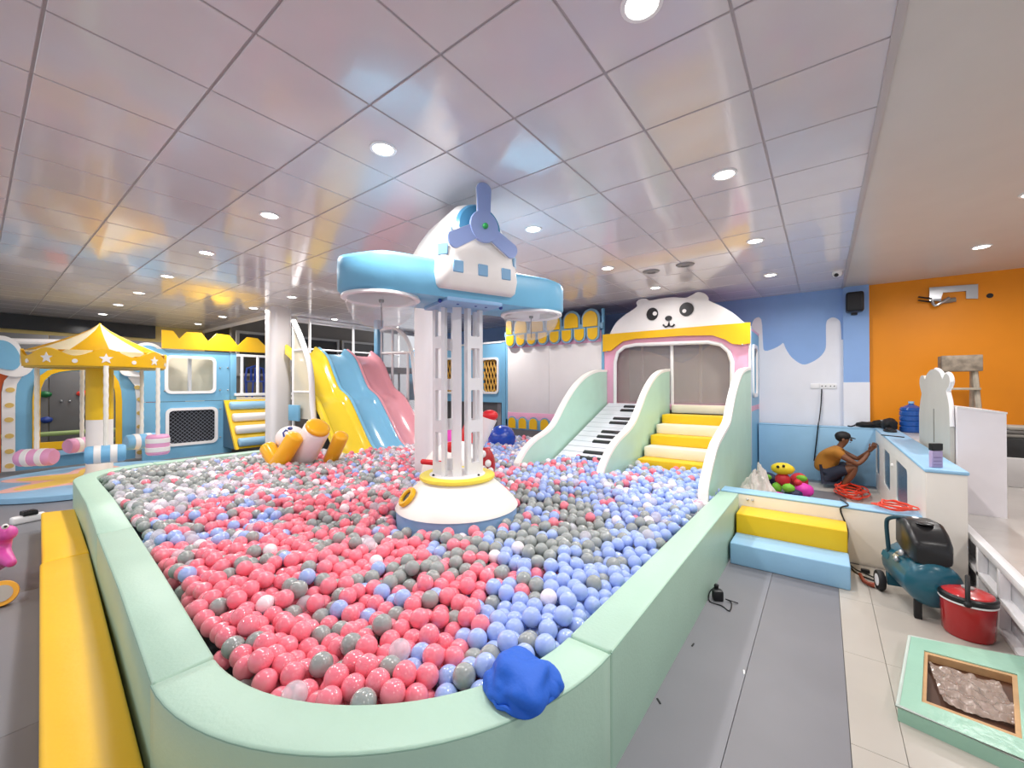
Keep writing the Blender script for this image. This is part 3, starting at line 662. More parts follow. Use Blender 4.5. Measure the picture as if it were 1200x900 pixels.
def roll(px,py,dep,m,ang,lab,up=False):
    c=CP(px,py,dep); r_=thing('hanging_roll',lab,'swing seat',(c.x,c.y,c.z),ang,'striped padded rolls hanging from the carousel')
    M=Matrix.Translation(c)@Matrix.Rotation(ang,4,'Z'); Lh=.225; rad=.135; AX=Matrix() if up else Matrix.Rotation(PI/2,4,'Y')
    if up: Lh=.17; rad=.16
    prof_=[(0,-Lh),(rad*.85,-Lh),(rad,-Lh+.03)]+[(rad,-Lh+.03+ (2*Lh-.06)*k/10) for k in range(11)]+[(rad,Lh-.03),(rad*.85,Lh),(0,Lh)]
    obj('cushion',lathe(nb(),prof_,28,M@AX),m,r_)
    for s in ((-.075,.075) if up else (-.09,.09)): obj('white_band',lathe(nb(),[(rad+.001,s-.04),(rad+.006,s-.035),(rad+.006,s+.035),(rad+.001,s+.04)],28,M@AX),WHT,r_)
    obj('rope',tube(nb(),[(c.x,c.y,c.z+rad-.01)]+[(c.x+.003*math.sin(k*2.1),c.y+.003*math.cos(k*2.1),c.z+rad+(1.93-c.z-rad)*k/24) for k in range(1,25)],.03,8),mat('white_rope','EFEBE2',.7),r_)
roll(43,536,6.55,PKS,.25-YAW,'pink and white roll hanging at the left of the carousel')
roll(124,532,6.3,BLS,.75-YAW,'blue and white roll hanging nearest, right of the pole')
roll(96,521,7.6,PKS,1.45-YAW,'pink roll hanging behind, left of the pole, seen end on')
roll(166,517,7.5,BLS,1.1-YAW,'blue and white roll hanging behind at the right')
roll(185,521,7.1,PKS,.9-YAW,'pink and white roll hanging rightmost, before the net window',True)
# =====================================================================================
#                       BACK FACADES: net window board, scallop shop front
# =====================================================================================
YF=7.65
nf=thing('net_window_board','sky blue board wall with two net windows behind the tower','facade',(-7.4,YF+.15,0))
YN2=YF+.12
xa,xb=WY(512,430,YN2).x-1.2,WY(593,430,YN2).x
zt2=WY(560,404,YN2).z; zb2=WY(560,471,YN2).z
def rry(a,c,a2,c2,Y,r): p=WY(a,c2,Y); q=WY(a2,c,Y); return rrect(p.x,q.x,p.z,q.z,r)
h1=rry(566,421,583,459,YN2,.08); h2=rry(520,421,536,459,YN2,.08)
obj('board',prism(nb(),[(xa,zb2),(xb,zb2),(xb,zt2),(xa,zt2)],YN2,YN2+.05,'XZ',holes=[h1,h2]),BLUP,nf)
obj('top_rail',box(nb(),xa,xb,YN2-.02,YN2+.05,zt2,zt2+.04),WHTM,nf)
for h in (h1,h2):
    xs_=[p[0] for p in h]; zs=[p[1] for p in h]
    obj('window_frame',prism(nb(),rrect(min(xs_)-.05,max(xs_)+.05,min(zs)-.05,max(zs)+.05,.1),YN2-.03,YN2+.002,'XZ',holes=[h]),WHTM,nf)
    b=nb(); nx_=6; nz_=8; X0,X1,Z0,Z1=min(xs_),max(xs_),min(zs),max(zs)
    for i in range(-nz_,nx_):
        for s in (1,-1):
            # diagonal ropes clipped to the window
            x=X0+(X1-X0)*i/ nx_*1.3; dz=Z1-Z0; dx=dz*.35
            p0=Vector((x,YN2+.03,Z0 if s==1 else Z1)); p1=Vector((x+dx,YN2+.03,Z1 if s==1 else Z0)); 
            if p1.x<X0 or p0.x>X1: continue
            ta=max(0,(X0-p0.x)/dx); tb=min(1,(X1-p0.x)/dx)
            if tb-ta<.1: continue
            tube(b,[p0.lerp(p1,ta),p0.lerp(p1,tb)],.018,5)
    obj('rope_net',b,mat('tan_rope','D2A24A',.7),nf,kind='stuff')
obj('inner_board',box(nb(),xa,xb,YN2+.55,YN2+.6,.4,zt2-.2),mat('mauve_board','6E5A5C',.6),nf)
gs=fy([(512,471),(593,471)],YN2+.3)
obj('grey_panel',box(nb(),xa,xb,YN2+.25,YN2+.3,.3,zb2),mat('grey_padding','7d7b7e',.5),nf)
for a in (500,585): p=WY(a,480,YN2+.1); obj('leg_panel',box(nb(),p.x-.06,p.x+.06,YN2+.1,YN2+.16,0,zb2),mat('grey_post','9A989C',.5),nf)
obj('end_board',box(nb(),xb-.12,xb,YN2-.02,YN2+.05,0,zt2+.02),BLUP,nf)
# scallop shop front
sf=thing('scallop_facade','white board shop front with yellow scallop awning left of the panda house','facade',(-4.7,YF,0))
xl_=WY(593,450,YF).x; xr_=WY(708,450,YF).x; ztop=WY(650,398,YF).z; zbot=WY(640,487,YF).z
x2_=(xl_+xr_)/2-.05
for a,b_ in ((xl_+.05,x2_-.003),(x2_+.003,xr_-.05)): obj('white_board',box(nb(),a,b_,YF,YF+.04,zbot,ztop-.1,.004),WHT,sf)
obj('pink_strip',box(nb(),xl_+.05,xr_-.05,YF-.005,YF+.04,ztop-.12,ztop+.12,.003),PNK,sf)
obj('pink_strip',box(nb(),xl_+.05,xr_-.05,YF-.005,YF+.04,zbot-.12,zbot+.04,.003),PNK,sf)
obj('blue_edge',box(nb(),xl_,xl_+.05,YF-.01,YF+.05,.3,ztop+.1,.004),BLUP,sf); obj('blue_edge',box(nb(),xr_-.05,xr_,YF-.01,YF+.05,.2,ztop+.55,.004),BLUP,sf)
obj('base_strip',box(nb(),xl_,xr_,YF-.01,YF+.05,zbot-.35,zbot-.12,.004),BLUP,sf)
obj('grey_base',box(nb(),xl_,xr_,YF+.0,YF+.05,.0,zbot-.35,.004),mat('grey_padding','7d7b7e',.5),sf)
GD2=mat('awning_yellow','E9B714',.45); SB=mat('slate_blue_board','7FA9C4',.45)
def U(cx,z0,z1,hw,up):
    n=10
    if up: return [(cx-hw,z0),(cx+hw,z0)]+[(cx+hw*math.cos(PI*k/n),z1-hw+hw*math.sin(PI*k/n)) for k in range(n+1)]
    return [(cx+hw,z1),(cx-hw,z1)]+[(cx-hw*math.cos(PI*k/n),z0+hw-hw*math.sin(PI*k/n)) for k in range(n+1)]
N=8; pw=(xr_-xl_-.1)/N; za=ztop+.16
for k in range(N):
    cx=xl_+.05+pw*(k+.5)
    s=obj('awning_scallop',prism(nb(),U(cx,za-.27,za+.02,pw*.47,False),YF-.10,YF-.06,'XZ'),SB,sf)
    obj('scallop_inlay',prism(nb(),U(cx,za-.235,za,pw*.36,False),YF-.115,YF-.10,'XZ'),GD2,s)
    s=obj('low_scallop',prism(nb(),U(cx,zbot-.33,zbot-.05,pw*.42,True),YF-.03,YF-.01,'XZ'),SB,sf)
    obj('scallop_inlay',prism(nb(),U(cx,zbot-.32,zbot-.08,pw*.34,True),YF-.045,YF-.03,'XZ'),GD2,s)
pu=(xr_-xl_-.1)/5.5
for k in range(6):
    cx=xr_-.05-pu*(k+.5); hw_=pu*.46
    if cx-hw_<xl_-.02: cx=xl_+.04+pu*.25; hw_=pu*.22
    s=obj('awning_arch',prism(nb(),U(cx,za+.02,CEIL-.07,hw_,True),YF-.06,YF-.02,'XZ'),SB,sf)
    obj('arch_inlay',prism(nb(),U(cx,za+.04,CEIL-.12,hw_*.8,True),YF-.085,YF-.06,'XZ'),GD2,s)
obj('awning_board',box(nb(),xl_,xr_,YF-.055,YF-.02,za-.02,za+.1,.003),SB,sf)
# =====================================================================================
#                                 PANDA HOUSE
# =====================================================================================
X0,X1=-3.48,-.95
ph=thing('panda_house','pink playhouse with white panda face on its roof and yellow valance','playhouse',((X0+X1)/2,YF,0))
op=fy([(721,473),(721,425),(724,413),(732,406.5),(745,404),(830,401),(845,404),(854,412),(858,424),(858,474)],YF)
zp=1.26
op[0]=(op[0][0],zp); op[-1]=(op[-1][0],zp)
ztp=2.62
obj('front_board',prism(nb(),[(X0,.2),(X0,ztp-.1),(X1,ztp-.1),(X1,.2),(op[-1][0],.2),*[op[-1]],*op[-2:0:-1],op[0],(op[0][0],.2)],YF,YF+.05,'XZ'),PNK,ph,label='pink front board round the wide opening')
# white trim round the opening
cxo=sum(p[0] for p in op)/len(op); czo=zp+.5
tr=[(p[0],YF-.01,p[1]) for p in op]
obj('opening_trim',tube(nb(),tr,.035,8),WHTM,ph)
val=fy([(709,392),(709,412),(716,411),(722,406),(730,400),(745,397),(800,393.5),(835,393),(850,398),(858,403),(868,404),(878,402.5),(878,380)],YF-.06)
zv=val[0][1]; val[-1]=(X1+.02,zv); val[-2]=(X1+.02,val[-2][1]); val[0]=(X0,zv); val[1]=(X0,val[1][1])
obj('valance',prism(nb(),val,YF-.08,YF-.03,'XZ'),GOLD,ph,label='golden valance over the opening')
hd=[(715,390),(722,378),(731,369),(742,361),(747,356.5),(746,352),(750,348),(757,347),(762,349.5),(775,347),(790,345.5),(803,346.5),(811,343),(818,339),(826,341),(830,346),(831,350),(845,357),(858,365),(868,374),(873,379)]
hp=fy(hd,YF-.05); hp=[(a,zv+(b_-zv)*.925) for a,b_ in hp]; hp=[(p[0],min(p[1],CEIL-.015)) for p in hp]; hp[0]=(hp[0][0],zv+.0); hp[-1]=(hp[-1][0],zv)
hp=[(p[0],p[2]) for p in smooth([(a,0,b_) for a,b_ in hp],k=3)]; hp=[(a,min(b_,CEIL-.012)) for a,b_ in hp]
face=obj('panda_face',prism(nb(),hp,YF-.07,YF-.02,'XZ'),WHT,ph,label='white panda head board')
FB=mat('face_black','232225',.4)
def disc(px,py,r,y,m,nm,ry=None):
    p=WY(px,py,y); return obj(nm,prism(nb(),circ(p.x,p.z,r,26,ry),y-.012,y+.004,'XZ'),m,face)
disc(764.5,368,.105,YF-.078,FB,'eye',.115); disc(767.5,367.5,.038,YF-.092,WHT,'eye_shine')
disc(804.5,362.5,.118,YF-.078,FB,'eye',.12); disc(802,364.5,.034,YF-.092,WHT,'eye_shine')
disc(783.5,373,.06,YF-.078,FB,'nose',.045)
mp=[WY(a,c,YF-.085) for a,c in ((777,380.5),(780,383),(783,382),(784,377),(784.5,382),(788,382.5),(790.5,380))]
obj('mouth',tube(nb(),[tuple(v) for v in mp],.016,8),FB,face)
obj('floor_board',box(nb(),X0,X1,YF,YB-.02,zp-.1,zp,.004),PNK,ph)
obj('side_board',prism(nb(),[(YF+.05,.0),(YB-.03,.0),(YB-.03,2.5),(YF+.05,2.6)],X1-.045,X1,'YZ',holes=[rrect(YF+.35,YB-.45,1.45,2.25,.08)]),BLUP,ph,label='blue right side board with a small window')
obj('side_window_frame',prism(nb(),rrect(YF+.3,YB-.4,1.40,2.30,.1),X1,X1+.03,'YZ',holes=[rrect(YF+.36,YB-.46,1.46,2.24,.07)]),WHTM,ph)
obj('side_board',prism(nb(),[(YF+.05,.0),(YB-.03,.0),(YB-.03,2.5),(YF+.05,2.6)],X0,X0+.04,'YZ'),PNK,ph)
obj('roof_board',box(nb(),X0,X1,YF+.05,YB-.02,2.52,2.56),PNK,ph)
obj('front_corner_edge',box(nb(),X1-.01,X1+.02,YF-.02,YF+.06,.3,ztp-.05,.004),WHTM,ph)
mx=WY(786,430,YF).x
obj('mullion',tube(nb(),[(mx,YF+.08,zp),(mx,YF+.08,2.45)],.03,10),WHTM,ph)
obj('net',box(nb(),op[0][0],op[-1][0],YF+.1,YF+.102,zp,2.45),mat('sheer_grey_net','B8AEA8',.6,alpha=.38),ph,label='sheer grey netting in the opening')
obj('rear_post',tube(nb(),[(-3.05,YB-.3,zp),(-3.05,YB-.3,2.5)],.03,8),WHTM,ph); obj('rear_post',tube(nb(),[(-1.9,YB-.3,zp),(-1.9,YB-.3,2.5)],.03,8),WHTM,ph)
for a,c in ((711,412),(870,404)): obj('bolt',ball(nb(),WY(a,c,YF-.085),.016,2),SIL,ph)
# stairs
X2=-2.21; NS=7; rise=.1455; run=.29
st=thing('padded_stairs','cream and yellow padded stairs climbing to the panda house','stairs',((X2+X1)/2,6.6,0))
YM,CMt=YEL,CRM
for k in range(NS):
    zt_=zp-rise*k; y0=YF-.02-run*k; m=CMt if k%2==0 else YM
    if k==NS-1: m=mat('pale_blue_pad','D3DBE8',.45)
    obj('stair_block',box(nb(),X2+.04,X1-.05,y0-run if k else y0-.03,YF-.02 if False else y0+.02,max(0,zt_-rise-.0) if k<NS-1 else 0,zt_,.008,2),m,st)
    if k: st.children
# piano ramp
pr_=thing('piano_ramp','white ramp painted like piano keys between two mint side panels','ramp',((X0+X2)/2,6.6,0))
ya_,za_=YF-.03,zp+.0; yb_,zb_=5.15,.30
L_=math.hypot(ya_-yb_,za_-zb_); an=math.atan2(za_-zb_,ya_-yb_)
MR=Matrix.Translation((X0+.1,yb_,zb_))@Matrix.Rotation(an,4,'X')
obj('ramp_body',box(nb(),0,X2-X0-.14,0,L_,-.12,-.012,.005,1,MR),mat('key_gap','3a3a40',.5),pr_)
nk=15
KW=mat('key_white','E3E5EE',.3); KB=mat('key_black','1f2024',.3)
for k in range(nk):
    obj('white_key',box(nb(),.0,X2-X0-.14,L_*k/nk+.006,L_*(k+1)/nk-.006,-.012,.006,.004,1,MR),KW,pr_)
for k in (3,4,6,7,8,10,11,13,14):
    y=L_*k/nk; obj('black_key',box(nb(),(X2-X0-.14)*.34,(X2-X0-.14)*.66,y-.035,y+.035,.0,.03,.006,1,MR),KB,pr_)
# curved side panels
def sidepanel(xc,pxs,lab):
    p=[( *((WX(a,c,xc).y,WX(a,c,xc).z)),) for a,c in pxs]
    p=[(q[0],q[2]) for q in smooth([(a,0,b_) for a,b_ in p],k=4)]
    yb=YF-.01; p=[(min(a,yb),b_) for a,b_ in p]
    out=[(yb,0)]+[(yb,p[0][1])]+p[1:]+[(p[-1][0]-.02,0)]
    t=thing('side_panel',lab,'side panel',(xc,6.4,0),0,'mint side panels with white edges')
    obj('board',prism(nb(),out,xc-.05,xc,'YZ'),GRN,t)
    # thick white edge strip following the curve
    b=nb(); prev=None; pp=out[1:-1]+[(out[-1][0],0)]
    inner=[]
    for i,(y,z) in enumerate(pp):
        a_=pp[max(i-1,0)]; c_=pp[min(i+1,len(pp)-1)]; d_=Vector((c_[0]-a_[0],c_[1]-a_[1])); d_.normalize(); nn=Vector((-d_.y,d_.x))
        if nn.y>0 or (abs(nn.y)<.3 and nn.x>0): pass
        inner.append((y,z,nn))
    rs=[]
    for y,z,nn in inner:
        s=1 if (nn.x<0 or nn.y>0) else -1
        n_=nn*s
        rs.append([b.verts.new((xx,y+n_.x*o_,z+n_.y*o_)) for xx,o_ in ((xc-.085,-.03),(xc+.008,-.03),(xc+.008,.012),(xc-.085,.012))])
    for A_,B_2 in zip(rs,rs[1:]):
        for k in range(4): b.faces.new((A_[k],A_[(k+1)%4],B_2[(k+1)%4],B_2[k]))
    b.faces.new(rs[0]); b.faces.new(rs[-1][::-1]); bmesh.ops.recalc_face_normals(b,faces=b.faces)
    obj('edge_strip',b,mat('ivory_edge','F6F2EC',.35),t)
sidepanel(X0+.06,[(709,434),(700,434.5),(688,440),(675,453),(663,472),(655,488),(649,498),(641,506),(628,515),(617,527),(608,543)],'mint side panel with white curved edge left of the piano ramp')
sidepanel(X2,[(786,433),(776,435),(767,443),(758,459),(750,480),(744,494),(737,504),(726,515),(717,528),(709,545),(706,556)],'mint side panel with white edge between piano ramp and stairs')
sidepanel(X1+.02,[(880,431),(872,434),(867,443),(862,460),(858,480),(855,495),(848,508),(841,522),(836,540),(831,562),(829,575)],'mint side panel with white edge right of the yellow stairs')
# =====================================================================================
#                                    BALLS
# =====================================================================================
BR=.0465
anch=[(200,690,9,.6,.2,.1),(330,740,8.6,1.1,.2,.1),(480,740,8.2,1.3,.4,.1),(560,745,5,1.5,3.2,.2),(640,700,.7,.6,8.5,.2),(700,680,.3,.8,8.6,.4),(480,650,7,2.2,.5,.2),(600,640,.7,8.6,.6,.3),(690,625,.4,8.6,.7,.4),
(640,600,1,7,1.8,.3),(760,600,.6,1,7.4,1),(780,560,1.4,.4,7.4,.9),(700,545,2.2,.6,6.5,.7),(600,530,1,.4,6,2.6),(450,560,3.3,3.8,1,2),(430,600,5,4,.6,.6),(350,560,3.6,3.8,.5,2.2),(250,545,1,5,.5,3.6),(160,555,.5,8.2,.1,1.2),
(180,590,.4,5,.8,3.8),(190,625,2.8,1.6,3.8,1.8),(240,610,5.5,2.2,1.4,1),(330,600,5,3.5,.8,.7),(410,540,4,3.6,.5,2),(300,575,3.3,3,.6,3),(400,670,7.4,1.2,.9,.3),(835,575,.4,.2,5,4.4),(470,530,3.6,.8,.6,5),(620,750,1.5,.8,7.5,.2),(850,590,.4,.3,7,2),(745,640,.2,2.5,6.5,1),(540,700,7,1.8,1,.2),(380,790,8.8,1.2,.3,.1)]
AN=np.array([(*WZ(a,c,.46)[:2],p,g,b_,w_) for a,c,p,g,b_,w_ in anch])
pit=[(p[0],p[1]) for p in inF[1:]]+[(-.88,4.73),(-1.0,5.9),(X2-.02,5.9),(X2-.1,5.75),(X0+.1,5.75),(X0-.05,7.3),(-5.9,7.5),(-6.25,5.95),(-6.45,3.85),(-7.0,3.6),(-7.6,3.8),(-7.6,1.65)]+[(x,y) for x,y in lc[::-1]]+[(-5.6,.88),(-4.33,.79),(-1.99,.62)]
def inside(x,y,poly):
    r=np.zeros(x.shape,bool); n=len(poly)
    for i in range(n):
        x1,y1=poly[i]; x2,y2=poly[(i+1)%n]
        if y1==y2: continue
        c=((y1>y)!=(y2>y))&(x<(x2-x1)*(y-y1)/(y2-y1)+x1); r^=c
    return r
def distpoly(x,y,poly):
    d=np.full(x.shape,9.); n=len(poly)
    for i in range(n):
        a=np.array(poly[i]); b_=np.array(poly[(i+1)%n]); ab=b_-a; L=ab@ab
        if L<1e-9: continue
        t=np.clip(((x-a[0])*ab[0]+(y-a[1])*ab[1])/L,0,1); d=np.minimum(d,np.hypot(x-a[0]-t*ab[0],y-a[1]-t*ab[1]))
    return d
def layer(sp,zc,jit,zj,off,relax=0,ins=.035):
    nx_=int(7.2/sp)+2; ny_=int(7.3/(sp*.866))+2
    J,I=np.meshgrid(np.arange(nx_),np.arange(ny_)); x=-7.8+off[0]+(J+.5*(I%2))*sp; y=.4+off[1]+I*sp*.866
    P=np.stack([x,y,np.full(x.shape,zc)],-1); P[...,:2]+=np.random.uniform(-jit,jit,P[...,:2].shape); P[...,2]+=np.random.uniform(-zj,zj,x.shape)
    P[...,2]+=.022*np.sin(x*3.1+1)*np.cos(y*2.7)+.012*np.sin(x*7+y*5)
    for it in range(relax):
        D=np.zeros_like(P)
        for di in (-2,-1,0,1,2):
            for dj in (-2,-1,0,1,2):
                if di==0 and dj==0: continue
                Q=np.roll(P,(di,dj),(0,1)); v=P-Q; d=np.linalg.norm(v,axis=-1,keepdims=True); d=np.maximum(d,1e-4)
                ov=np.clip(2*BR*.985-d,0,.03); D+=v/d*ov*.25
        D[0]=0;D[-1]=0;D[:,0]=0;D[:,-1]=0; P+=D; P[...,2]=np.clip(P[...,2],zc-.045,zc+.05)
    P=P.reshape(-1,3)
    k=inside(P[:,0],P[:,1],pit)&(distpoly(P[:,0],P[:,1],pit)>ins)
    k&=np.hypot(P[:,0]-tx,P[:,1]-ty)>.58
    k&=np.hypot(P[:,0]-c2.x,P[:,1]-c2.y)>.25
    for xx in (X0+.06,X2): k&=~((abs(P[:,0]-xx+.03)<.1)&(P[:,1]>4.95))
    return P[k]
top=layer(.089,.445,.026,.028,(0,0),relax=14)
# fill the gaps the shuffling left, most of all along the pit wall
cell=.1; gridd={}
def okay(p,dm):
    a,b_=int(p[0]//cell),int(p[1]//cell)
    for i in (-1,0,1):
        for j in (-1,0,1):
            for q in gridd.get((a+i,b_+j),()):
                if (q[0]-p[0])**2+(q[1]-p[1])**2<dm*dm: return False
    return True
for p in top: gridd.setdefault((int(p[0]//cell),int(p[1]//cell)),[]).append(p)
cand=np.stack([np.random.uniform(-7.8,-.8,60000),np.random.uniform(.5,7.5,60000),np.random.uniform(.42,.46,60000)],-1)
k=inside(cand[:,0],cand[:,1],pit); cand=cand[k]; cand=cand[distpoly(cand[:,0],cand[:,1],pit)>.047]
cand=cand[(np.hypot(cand[:,0]-tx,cand[:,1]-ty)>.58)&(np.hypot(cand[:,0]-c2.x,cand[:,1]-c2.y)>.25)]
for xx in (X0+.06,X2): cand=cand[~((abs(cand[:,0]-xx+.03)<.1)&(cand[:,1]>4.95))]
add=[]
for p in cand:
    if okay(p,.072): gridd.setdefault((int(p[0]//cell),int(p[1]//cell)),[]).append(p); add.append(p)
top=np.concatenate([top,np.array(add)]); print('added',len(add))
low=layer(.093,.375,.02,.015,(.04,.03),ins=.04)
print('balls',len(top),len(low))
BM=[mat('ball_pink','F88294',.22,coat=.9,vary=.03),mat('ball_grey','9AA09E',.22,coat=.9,vary=.03),mat('ball_blue','A4BAF1',.22,coat=.9,vary=.03),mat('ball_clear','F3F1FB',.08,alpha=.42,coat=.8,vary=0),mat('ball_white','F3EAF0',.22,coat=.9,vary=.02)]
def colour(P):
    d=np.hypot(P[:,0,None]-AN[None,:,0],P[:,1,None]-AN[None,:,1]); wt=1/(d+.12)**4; q=wt@AN[:,2:]; q/=q.sum(1,keepdims=True)
    # clumps of one colour
    c=np.zeros(len(P),int)
    for i,p in enumerate(P):
        cl=[noise.noise(Vector((p[0]*3.2,p[1]*3.2,7.3*k+2)))*1.1 for k in range(4)]
        ww=[max(q[i,k],1e-4)**1.1*math.exp(1.9*cl[k])*(1.5 if k==3 else 1) for k in range(4)]; s=sum(ww); r=random.random()*s; k=0
        while r>ww[k] and k<3: r-=ww[k]; k+=1
        c[i]=k if k<3 else (3 if random.random()<.6 else 4)
    return c
ct=colour(top); cl_=colour(low)
dist=np.array([PX(p)[2]**1 if True else 0 for p in top]); dcam=np.linalg.norm(top-np.array([0,0,1.6]),axis=1)
scr=np.array([PX(p)[:2] for p in top]); vis_=(scr[:,0]>0)&(scr[:,0]<1200)&(scr[:,1]<900)
order=np.argsort(dist+1e3*(~vis_)); near=set(order[:295].tolist())
# individual balls
t=nb(); bmesh.ops.create_icosphere(t,subdivisions=4,radius=BR); me=bpy.data.meshes.new('pit_ball'); t.to_mesh(me); t.free(); me.shade_smooth()
mes=[]
for k in range(5): m2=me.copy(); m2.name='pit_ball'; m2.materials.append(BM[k]); mes.append(m2)
NM=['pink','grey','pale blue','clear','white']
for i in near:
    o=bpy.data.objects.new('pit_ball',mes[ct[i]]); COL.objects.link(o); o.location=top[i].tolist(); o.rotation_euler=(random.random()*6,random.random()*6,0)
    o['label']='%s plastic ball in the nearest part of the ball pit'%NM[ct[i]]; o['category']='ball'; o['group']='%s balls at the near end of the pit'%NM[ct[i]]
def swarm(P,C,sub):
    t=nb(); bmesh.ops.create_icosphere(t,subdivisions=sub,radius=BR); V=np.array([v.co[:] for v in t.verts]); Fc=np.array([[v.index for v in f.verts] for f in t.faces]); t.free()
    return (P[:,None]+V[None]).reshape(-1,3),(Fc[None]+(np.arange(len(P))*len(V))[:,None,None]).reshape(-1,3),np.repeat(C,len(Fc))
rest=np.array([i for i in range(len(top)) if i not in near]); rd_=dist[rest]
parts=[(top[rest[rd_<3.2]],ct[rest[rd_<3.2]],3),(top[rest[rd_>=3.2]],ct[rest[rd_>=3.2]],2),(low,cl_,2)]
VV=[];FF=[];MM=[];o_=0
for P_,C2,s in parts:
    v,f,m=swarm(P_,C2,s); VV.append(v);FF.append(f+o_);MM.append(m);o_+=len(v)
VV=np.concatenate(VV);FF=np.concatenate(FF);MM=np.concatenate(MM)
me=bpy.data.meshes.new('pit_balls'); me.vertices.add(len(VV)); me.vertices.foreach_set('co',VV.ravel()); me.loops.add(FF.size); me.loops.foreach_set('vertex_index',FF.ravel().astype(np.int32))
me.polygons.add(len(FF)); me.polygons.foreach_set('loop_start',(np.arange(len(FF))*3).astype(np.int32)); me.polygons.foreach_set('material_index',MM.astype(np.int32)); me.update(); me.validate()
me.shade_smooth()
for m in BM: me.materials.append(m)
o=bpy.data.objects.new('pit_ball_mass',me); COL.objects.link(o); o['kind']='stuff'; tag(o,'thousands of pink, grey, blue and clear balls filling the rest of the pit','balls')
obj('floor',box(nb(),-7.6,-.9,.7,7.4,-.01,.02),mat('pit_floor','6c6f78',.6),kind='structure')
exec_details=True
# =====================================================================================
#                          SMALLER THINGS IN AND NEAR THE PIT
# =====================================================================================
# inflatable duck-like bolster toy
D=6.1
it=thing('inflatable_toy','yellow and white inflatable toy lying on the balls before the slides','inflatable',tuple(CP(352,545,D)))
YI=mat('yellow_inflatable','F7B51A',.28,coat=.4); WI=mat('white_inflatable','F4E6E4',.28,coat=.4)
b=nb(); capsule(b,CP(371,504,D-.1),CP(350,545,D+.15),.185,22,5,.25); obj('body',b,WI,it)
b=nb(); a_=CP(371.5,503,D-.12); dd=(CP(371,504,D-.1)-CP(350,545,D+.15)).normalized(); capsule(b,a_+dd*.015,a_+dd*.05,.17,22,5,.25); obj('end_cap',b,YI,it,label='yellow padded end')
b=nb(); capsule(b,CP(346,512,D-.25),CP(326,545,D-.2),.12,18,5,.45); obj('leg',b,YI,it)
b=nb(); capsule(b,CP(314,525,D),CP(326,545,D-.1),.115,18,5,.6); obj('arm',b,YI,it)
b=nb(); capsule(b,CP(400,511,D),CP(387,540,D+.2),.105,18,5,.4); obj('arm',b,YI,it)
b=nb(); ball(b,CP(341,514,D+.2),.22,3,(1,1,.9)); obj('head',b,WI,it)
b=nb(); tube(b,[CP(333,512,D-.05),CP(332,507,D-.05),CP(335,504,D-.05),CP(337,505,D-.05)],.014,8); ball(b,CP(340,502,D-.03),.035,2,(1.3,1,.8)); obj('glasses',b,DARKB,it,label='dark blue spectacles')
# red and white toy behind the tower
D=4.9
rt_=thing('rocking_toy','white dome shaped toy with red nose and red spotted wing behind the tower','toy',tuple(CP(535,560,D)))
q=CP(535,558,D); b=nb(); ball(b,q,.42,4,(1,1,1.0)); obj('body',b,mat('toy_white','F0ECE8',.35),rt_)
obj('nose',ball(nb(),CP(528,524,D-.42),.06,3),RED,rt_)
b=nb(); capsule(b,CP(495,541,D-.35),CP(516,543,D-.42),.03,12); capsule(b,CP(521,544,D-.42),CP(531,543,D-.42),.03,12); obj('mouth_bar',b,RED,rt_)
wing=obj('wing',ball(nb(),CP(569,545,D-.3),.2,3,(.55,.55,1.0)),mat('dark_red','A8141E',.35),rt_)
for a,c in ((566,532),(572,543),(567,550),(575,552)): obj('spot',ball(nb(),CP(a,c,D-.41),.035,2,(1,1,1.2)),WHT,wing)
D=6.4
cl=thing('bowling_pin','white inflatable skittle with red top behind the tower','inflatable',tuple(CP(566,515,D)))
b=nb(); a_=CP(573,490,D); c_=CP(560,530,D); tube(b,[a_,a_.lerp(c_,.5),c_],[.13,.09,.04],16); obj('body',b,WHT,cl)
obj('top',ball(nb(),CP(574,487,D),.13,3,(1,1,.7)),RED,cl)
tag(obj('toy_cushion',ball(nb(),CP(530,517,6.3),.2,3,(1,1,1.1)),mat('hot_pink','F056C0',.4),at=tuple(CP(530,516,6.3))),'hot pink round toy glimpsed between the tower posts','toy')
tag(obj('toy_cone',lathe(nb(),[(.16,0),(.02,.28),(0,.285)],20,Matrix.Translation(CP(546,518,6.2))),RED,at=tuple(CP(546,518,6.2))),'red cone toy glimpsed between the tower posts','toy')
D=8.0
bb=CP(588,514,D); tag(obj('exercise_ball',ball(nb(),bb,.27,4),mat('royal_blue_ball','1546B4',.25,coat=.6),at=(bb.x,bb.y,bb.z)),'big royal blue ball on the far balls right of the tower','ball')
# crumpled blue cover on the rim
q=WZ(612,795,.54); 
cv=thing('cloth_cap','crumpled royal blue elastic cloth cover on the near mint rim','cloth',(q.x,q.y,.5))
BC=mat('royal_blue_cloth','1B5FCB',.6,bump=.4,bscale=25)
t=nb(); bmesh.ops.create_icosphere(t,subdivisions=5,radius=1)
for v in t.verts:
    a=math.atan2(v.co.y,v.co.x); n_=noise.noise(v.co*1.3+Vector((9,4,2)))*.26+noise.noise(v.co*3+Vector((3,1,0)))*.04+.012*math.sin(9*a)*(1-abs(v.co.z))-.05*max(0,.07-abs(noise.noise(v.co*.9+Vector((5,2,8)))))/.07
    v.co*=1+n_; v.co.z=max(v.co.z,-.35)
    e=1-min(1,abs(v.co.z+.1)*4); q_=1+.03*e*math.sin(11*a+2*math.sin(3*a)); v.co.x*=q_; v.co.y*=q_
b=nb(); fin(t,b,Matrix.Translation((q.x,q.y,.53))@Matrix.Rotation(.5,4,'Z')@Matrix.Diagonal((.135,.14,.075,1))); obj('cloth',b,BC,cv,ang=70)
